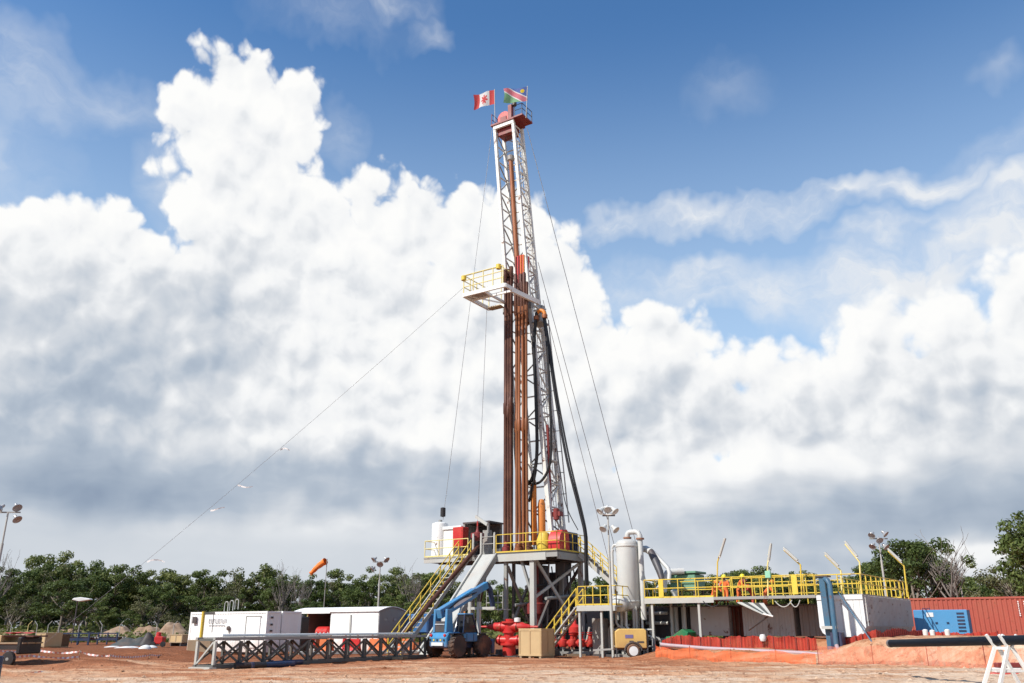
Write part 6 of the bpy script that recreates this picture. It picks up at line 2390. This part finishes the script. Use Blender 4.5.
        bar('crank', (0, 0, 2.05), (-.4 * k, 0, 2.55), .04, LGREY if i != 1 else PALEY, t)
    b = at(78, 600, 104)
    t = thing('yard_lamp', 'dark post with a broad white lamp shade before the trees', 'lamp', loc=(b.x, 104, 0))
    bar('pole', (0, 0, 0), (0, 0, b.z), .08, DGREY, t)
    MB().prism([(-.55, 0), (.3, -.18), (1.6, .02), (1.5, .14), (.4, .3), (-.4, .2)], -.4, .4, 'xz').build('shade', WHITE, t, bevel=.05).location = (0, 0, b.z)
    # barrier tape
    m, g, bb = bsdf_mat('striped_tape')
    uvn = g.n.new('ShaderNodeUVMap')
    u = g.xyz(uvn.outputs[0])[0]
    f = g.m('GREATER_THAN', g.m('FRACT', g.m('MULTIPLY', u, 4.0)), .5)
    g.l.new(g.mix(f, (.74, .70, .68), (.60, .24, .20)), bb.inputs['Base Color'])
    for i, (pts, lab) in enumerate((([(-15, 649, 47), (40, 650.5, 50), (80, 651.5, 50), (110, 655.5, 50), (150, 655, 54), (192, 652.5, 60)], 'upper red and white barrier tape sagging across the left yard'),
                                    ([(-15, 654.5, 45), (30, 655.5, 47), (80, 656.5, 49)], 'short barrier tape strung just below the upper tape at left'),
                                    ([(-15, 671, 36), (40, 672, 37), (84, 674, 38), (120, 680, 36), (160, 684, 34)], 'lower barrier tape crossing the bottom left corner'))):
        t = thing('barrier_tape', lab, 'tape', loc=(0, 0, 0), group='barrier tapes in the left yard')
        P = [at(*q) for q in pts]
        vs, uv, L = [], [], 0
        path = []
        for a, b2 in zip(P, P[1:]):
            n = 14
            for k in range(n):
                s = k / n
                path.append(lin(a, b2, s) + Vector((0, 0, -.10 * 4 * s * (1 - s) + .01 * math.sin(k * 2.3))))
        path.append(P[-1])
        for k, q in enumerate(path):
            if k:
                L += (q - path[k - 1]).length
            tw = .03 * math.sin(k * .7)
            vs += [q + Vector((0, tw, -.045)), q + Vector((0, -tw, .045))]
            uv += [(L, 0), (L, 1)]
        fs = [(2 * k, 2 * k + 2, 2 * k + 3, 2 * k + 1) for k in range(len(path) - 1)]
        o = MB().add(vs, fs).build('ribbon', m, t)
        ul = o.data.uv_layers.new(name='UVMap')
        for lp in o.data.loops:
            ul.data[lp.index].uv = uv[lp.vertex_index]
        for q in P[1:-1]:
            z = ground_z(q.x, q.y)
            if q.z > z + .15:
                bar('stake', (q.x, q.y, z - .1), (q.x, q.y, q.z + .08), .025, TIMBER, t)


left_yard()


# ------------------------------------------------------------------ trees
def leaf_cards(mb_v, mb_f, c, r, n, size, rnd, flat=.8):
    for _ in range(n):
        while True:
            d = Vector((rnd.uniform(-1, 1), rnd.uniform(-1, 1), rnd.uniform(-1, 1)))
            if d.length < 1:
                break
        d = d * (.45 + .55 * rnd.random()) if d.length < .5 else d
        p = c + Vector((d.x * r, d.y * r, d.z * r * flat))
        a = (Vector((rnd.gauss(0, 1), rnd.gauss(0, 1), rnd.gauss(0, 1))) * .45 + d * .9 + Vector((0, 0, .35))).normalized()
        b = a.orthogonal().normalized()
        b = (Matrix.Rotation(rnd.uniform(0, 6.28), 3, a) @ b)
        b2 = a.cross(b)
        s = size * rnd.uniform(.6, 1.35)
        i = len(mb_v)
        mb_v += [p - b * s, p + b2 * s * .55, p + b * s, p - b2 * s * .55]
        mb_f.append((i, i + 1, i + 2, i + 3))


def mesh_from(name, v, f, mat, smooth=False):
    me = bpy.data.meshes.new(name)
    me.from_pydata([tuple(q) for q in v], [], f)
    me.materials.append(mat)
    if smooth:
        me.shade_smooth()
    return me


def tree_proto(seed, kind):
    """10 m tall tree: trunk with limbs, crown of leaf clumps"""
    rnd = random.Random(seed)
    tb = MB()
    ends = []

    def limb(p, d, L, r, lev):
        pts, rr = [p], [r]
        q = p.copy()
        dd = d.copy()
        n = 5
        for k in range(n):
            dd = (dd + Vector((rnd.gauss(0, .13), rnd.gauss(0, .13), .05 if lev else .02))).normalized()
            q = q + dd * (L / n)
            pts.append(q.copy())
            rr.append(max(.012, r * (1 - .62 * (k + 1) / n)))
        tb.path(pts, rr, 7 if lev == 0 else 5)
        if lev >= (3 if kind == 'dead' else 2):
            ends.append(q)
            return
        nb = (rnd.randint(5, 7) if kind == 'dead' else rnd.randint(4, 6)) if lev == 0 else rnd.randint(3, 5)
        for k in range(nb):
            s = (rnd.uniform(.55, 1.0) if kind == 'dead' else rnd.uniform(.45, 1.0)) if lev == 0 else rnd.uniform(.3, 1.0)
            i = min(n, max(1, int(s * n)))
            a = rnd.uniform(0, 6.28)
            out = Vector((math.cos(a), math.sin(a), rnd.uniform(.8, 1.6) if kind == 'dead' else rnd.uniform(.2, 1.0))).normalized()
            limb(pts[i], (dd * .35 + out).normalized(), L * rnd.uniform(.5, .8), rr[i] * .7, lev + 1)
        ends.append(q)
    if kind == 'dead':
        limb(Vector((0, 0, -.1)), Vector((rnd.uniform(-.1, .1), 0, 1)).normalized(), 5.0, .24, 0)
    else:
        limb(Vector((0, 0, -.1)), Vector((rnd.uniform(-.12, .12), rnd.uniform(-.1, .1), 1)).normalized(), rnd.uniform(4.6, 5.6), rnd.uniform(.16, .24), 0)
    zmax = max(e.z for e in ends)
    sc = (10 if kind == 'dead' else 8.9) / zmax
    v, f = [], []
    if kind != 'dead':
        for e in ends:
            c = e * sc
            r = rnd.uniform(.5, 1.05)
            leaf_cards(v, f, c + Vector((rnd.gauss(0, .2), rnd.gauss(0, .2), .1)), r, int(230 * r * r) if kind != 'sparse' else int(90 * r * r), .15, rnd, .62)
        if kind in ('full', 'bushy'):
            for k in range(16 if kind == 'full' else 44):
                a = rnd.uniform(0, 6.28)
                h = rnd.uniform(4.2 if kind == 'full' else .5, 8.8)
                rad = (3.0 if kind == 'full' else 2.6) * math.sqrt(max(.05, 1 - ((h - 5.2) / 4.6) ** 2)) * rnd.uniform(.45, 1.0)
                c = Vector((math.cos(a) * rad, math.sin(a) * rad, h))
                r = rnd.uniform(.45, .95)
                leaf_cards(v, f, c, r, int(210 * r * r), .15, rnd, .65)
    tb.v = [q * sc for q in tb.v]
    tm = mesh_from('trunk', tb.v, tb.f, DEADWOOD if kind == 'dead' else BARK, True)
    cm = mesh_from('crown', v, f, LEAF2 if kind == 'sparse' else LEAF) if v else None
    return tm, cm


TREES = []
PROTO = {'full': [tree_proto(s, 'full') for s in (11, 12, 13, 14)], 'bushy': [tree_proto(s, 'bushy') for s in (21, 22, 23)],
         'sparse': [tree_proto(s, 'sparse') for s in (31, 32)], 'dead': [tree_proto(s, 'dead') for s in (41, 42)]}
TCOUNT = {}


def tree(px, ptop, Y, kind, label, group, wide=1.0):
    rnd = random.Random(int(px * 7 + Y * 13))
    top = at(px, ptop, Y)
    hgt = max(2.5, top.z)
    tm, cm = rnd.choice(PROTO[kind])
    t = thing('dead_tree' if kind == 'dead' else 'forest_tree', label, 'tree', loc=(top.x, Y, -.05), rotz=rnd.uniform(0, 6.28), group=group)
    TREES.append((px, t))
    s = hgt / 10.0
    t.scale = (s * wide * rnd.uniform(.92, 1.1), s * wide * rnd.uniform(.92, 1.1), s)
    o = bpy.data.objects.new('trunk', tm)
    COL.objects.link(o)
    o.parent = t
    if cm:
        o = bpy.data.objects.new('crown', cm)
        COL.objects.link(o)
        o.parent = t


def forest():
    rnd = random.Random(77)
    # skyline of the forest: pixel column -> pixel row of the crown tops
    sky_l = [(-40, 562), (0, 565), (12, 560), (20, 556), (30, 560), (45, 558), (58, 552), (72, 550), (86, 556), (98, 561), (112, 564), (124, 568), (137, 570), (150, 564), (163, 573), (178, 574), (192, 578), (205, 572),
             (222, 570), (238, 571), (252, 569), (268, 567), (282, 573), (297, 577), (310, 576), (324, 581), (338, 566), (346, 564), (358, 574), (372, 577), (388, 571), (400, 563), (414, 562), (428, 560), (446, 562), (470, 566)]
    zone = lambda px: ('left of the white container' if px < 180 else 'behind the long white container' if px < 300 else 'behind the white workshop cabin' if px < 400 else 'behind the main stairs' if px < 500 else 'seen through the substructure' if px < 610 else
                       'behind the gas separator' if px < 700 else 'behind the crew on the tank deck' if px < 790 else 'behind the tank railing' if px < 860 else 'behind the right end of tanks' if px < 930 else 'behind the red freight container')

    def sky_at(tab, px):
        for (a, ya), (b, yb) in zip(tab, tab[1:]):
            if a <= px <= b:
                return ya + (yb - ya) * (px - a) / (b - a)
        return tab[-1][1]
    for px, py in sky_l:
        k = rnd.random()
        kind = 'full' if k < .66 else 'sparse' if k < .86 else 'bushy'
        tree(px + rnd.uniform(-2, 2), py - 1 + rnd.choice((-6, 0, 2, 7, 12)), rnd.uniform(136, 150), kind, 'leafy tree in the forest edge ' + zone(px), 'forest edge trees ' + zone(px), .95)
    px = -30
    while px < 470:
        tree(px, sky_at(sky_l, px) + rnd.uniform(18, 44), rnd.uniform(122, 132), rnd.choice(('full', 'full', 'bushy', 'sparse')), 'low shaggy forest tree ' + zone(px), 'lower forest trees ' + zone(px), 1.25)
        px += rnd.uniform(16, 26)
    px = -30
    while px < 480:
        tree(px, sky_at(sky_l, px) + rnd.uniform(8, 24), rnd.uniform(156, 172), rnd.choice(('bushy', 'full')), 'tree in the rear forest rank ' + zone(px), 'rear forest trees ' + zone(px), 1.15)
        px += rnd.uniform(16, 24)
    px = -40
    while px < 1060:
        tree(px, rnd.uniform(600, 609), rnd.uniform(172, 182), 'bushy', 'low bush deep in forest ' + zone(px), 'deep forest bushes ' + zone(px), 1.9)
        px += rnd.uniform(14, 20)
    for px, py in ((2, 548), (286, 560), (303, 566), (412, 557), (730, 574), (760, 570)):
        tree(px, py, 134 if px < 500 else 150, 'dead', ('bare grey tree at the left edge beside the floodlight pole' if px < 10 else 'bare grey tree above the long white container' if px < 295 else 'smaller bare tree left of the windsock' if px < 320 else
             'bare tree above the forest left of the stairs' if px < 500 else 'bare grey tree behind the left workers' if px < 745 else 'bare grey tree behind the second deck lamp'), 'bare trees of the forest', .8)
    # behind the rig and to the right
    for px, py in ((490, 585), (507, 580), (524, 583), (540, 576), (556, 580), (572, 578), (590, 574), (604, 572), (642, 578), (656, 577), (676, 575), (700, 578), (716, 570), (733, 566), (750, 563), (766, 565), (780, 568), (797, 572), (806, 568), (822, 577), (840, 574), (856, 572)):
        tree(px, py, rnd.uniform(128, 150), rnd.choice(('full', 'bushy', 'full')), 'leafy tree in the forest edge ' + zone(px), 'forest edge trees ' + zone(px), 1.15)
    px = 480
    while px < 880:
        tree(px, 585 + rnd.uniform(-4, 8), rnd.uniform(155, 170), 'bushy', 'tree in the rear forest rank ' + zone(px), 'rear forest trees ' + zone(px), 1.3)
        px += rnd.uniform(18, 26)
    for px, py, Y, kind, w in ((873, 560, 112, 'bushy', .9), (884, 540, 105, 'full', .85), (899, 532, 102, 'full', .9), (914, 538, 108, 'full', .85), (926, 552, 112, 'bushy', .8), (868, 556, 120, 'full', .8),
                               (956, 574, 118, 'bushy', 1.0), (966, 571, 124, 'full', .8), (982, 580, 120, 'bushy', 1.0), (940, 574, 120, 'bushy', 1.0), (998, 578, 115, 'bushy', 1.1), (1014, 566, 105, 'full', .9), (1026, 564, 100, 'bushy', 1.1), (895, 560, 118, 'bushy', 1.1), (1045, 560, 100, 'full', 1.0)):
        tree(px, py, Y, kind, ('tall leafy tree in the clump ' if py < 545 else 'leafy tree in the lower growth ') + zone(px), 'right hand trees ' + zone(px) + (' tall' if py < 545 else ''), w)
    tree(944, 528, 98, 'dead', 'bare spreading tree above the red freight container', None, 1.25)
    tree(1033, 496, 84, 'bushy', 'tallest leafy tree cut by the right edge of the picture', None, .85)
    tree(1044, 505, 88, 'full', 'leafy tree just behind the tallest one at the right edge', None, 1.1)
    tree(1006, 545, 96, 'sparse', 'thin feathery pale tree left of the tallest right edge tree', None, 1.2)
    # undergrowth along the foot of the forest
    v, f = [], []
    for k in range(22000):
        Y = rnd.uniform(112, 134)
        px = rnd.uniform(-40, 1070)
        x = (px - 512) / F * Y * 1.0
        h = (Y - 111) * .09 + .4
        c = Vector((x, Y, rnd.uniform(0, 1) * h))
        leaf_cards(v, f, c, .25, 1, rnd.uniform(.2, .42), rnd)
    me = mesh_from('undergrowth', v, f, GRASSM)
    o = bpy.data.objects.new('undergrowth', me)
    COL.objects.link(o)
    o['kind'] = 'stuff'
    tag(o, 'tangled green grass and shrubs along the foot of the forest', 'undergrowth')


forest()


def single_out_trees():
    """trees that share a description are told apart by their order from the left"""
    by = {}
    for px, t in TREES:
        by.setdefault(t['label'], []).append((px, t))
    w = ['leftmost', 'second', 'third', 'fourth', 'fifth', 'sixth', 'seventh', 'eighth', 'ninth', 'tenth', 'eleventh', 'twelfth', 'thirteenth', 'fourteenth', 'fifteenth', 'sixteenth', 'seventeenth', 'eighteenth', 'nineteenth', 'twentieth']
    for lab, L in by.items():
        if len(L) > 1:
            L.sort(key=lambda q: q[0])
            for i, (px, t) in enumerate(L):
                if i == len(L) - 1:
                    t['label'] = 'rightmost ' + lab
                elif i == 0:
                    t['label'] = 'leftmost ' + lab
                elif i < len(w):
                    t['label'] = w[i] + ' from left, ' + lab


single_out_trees()
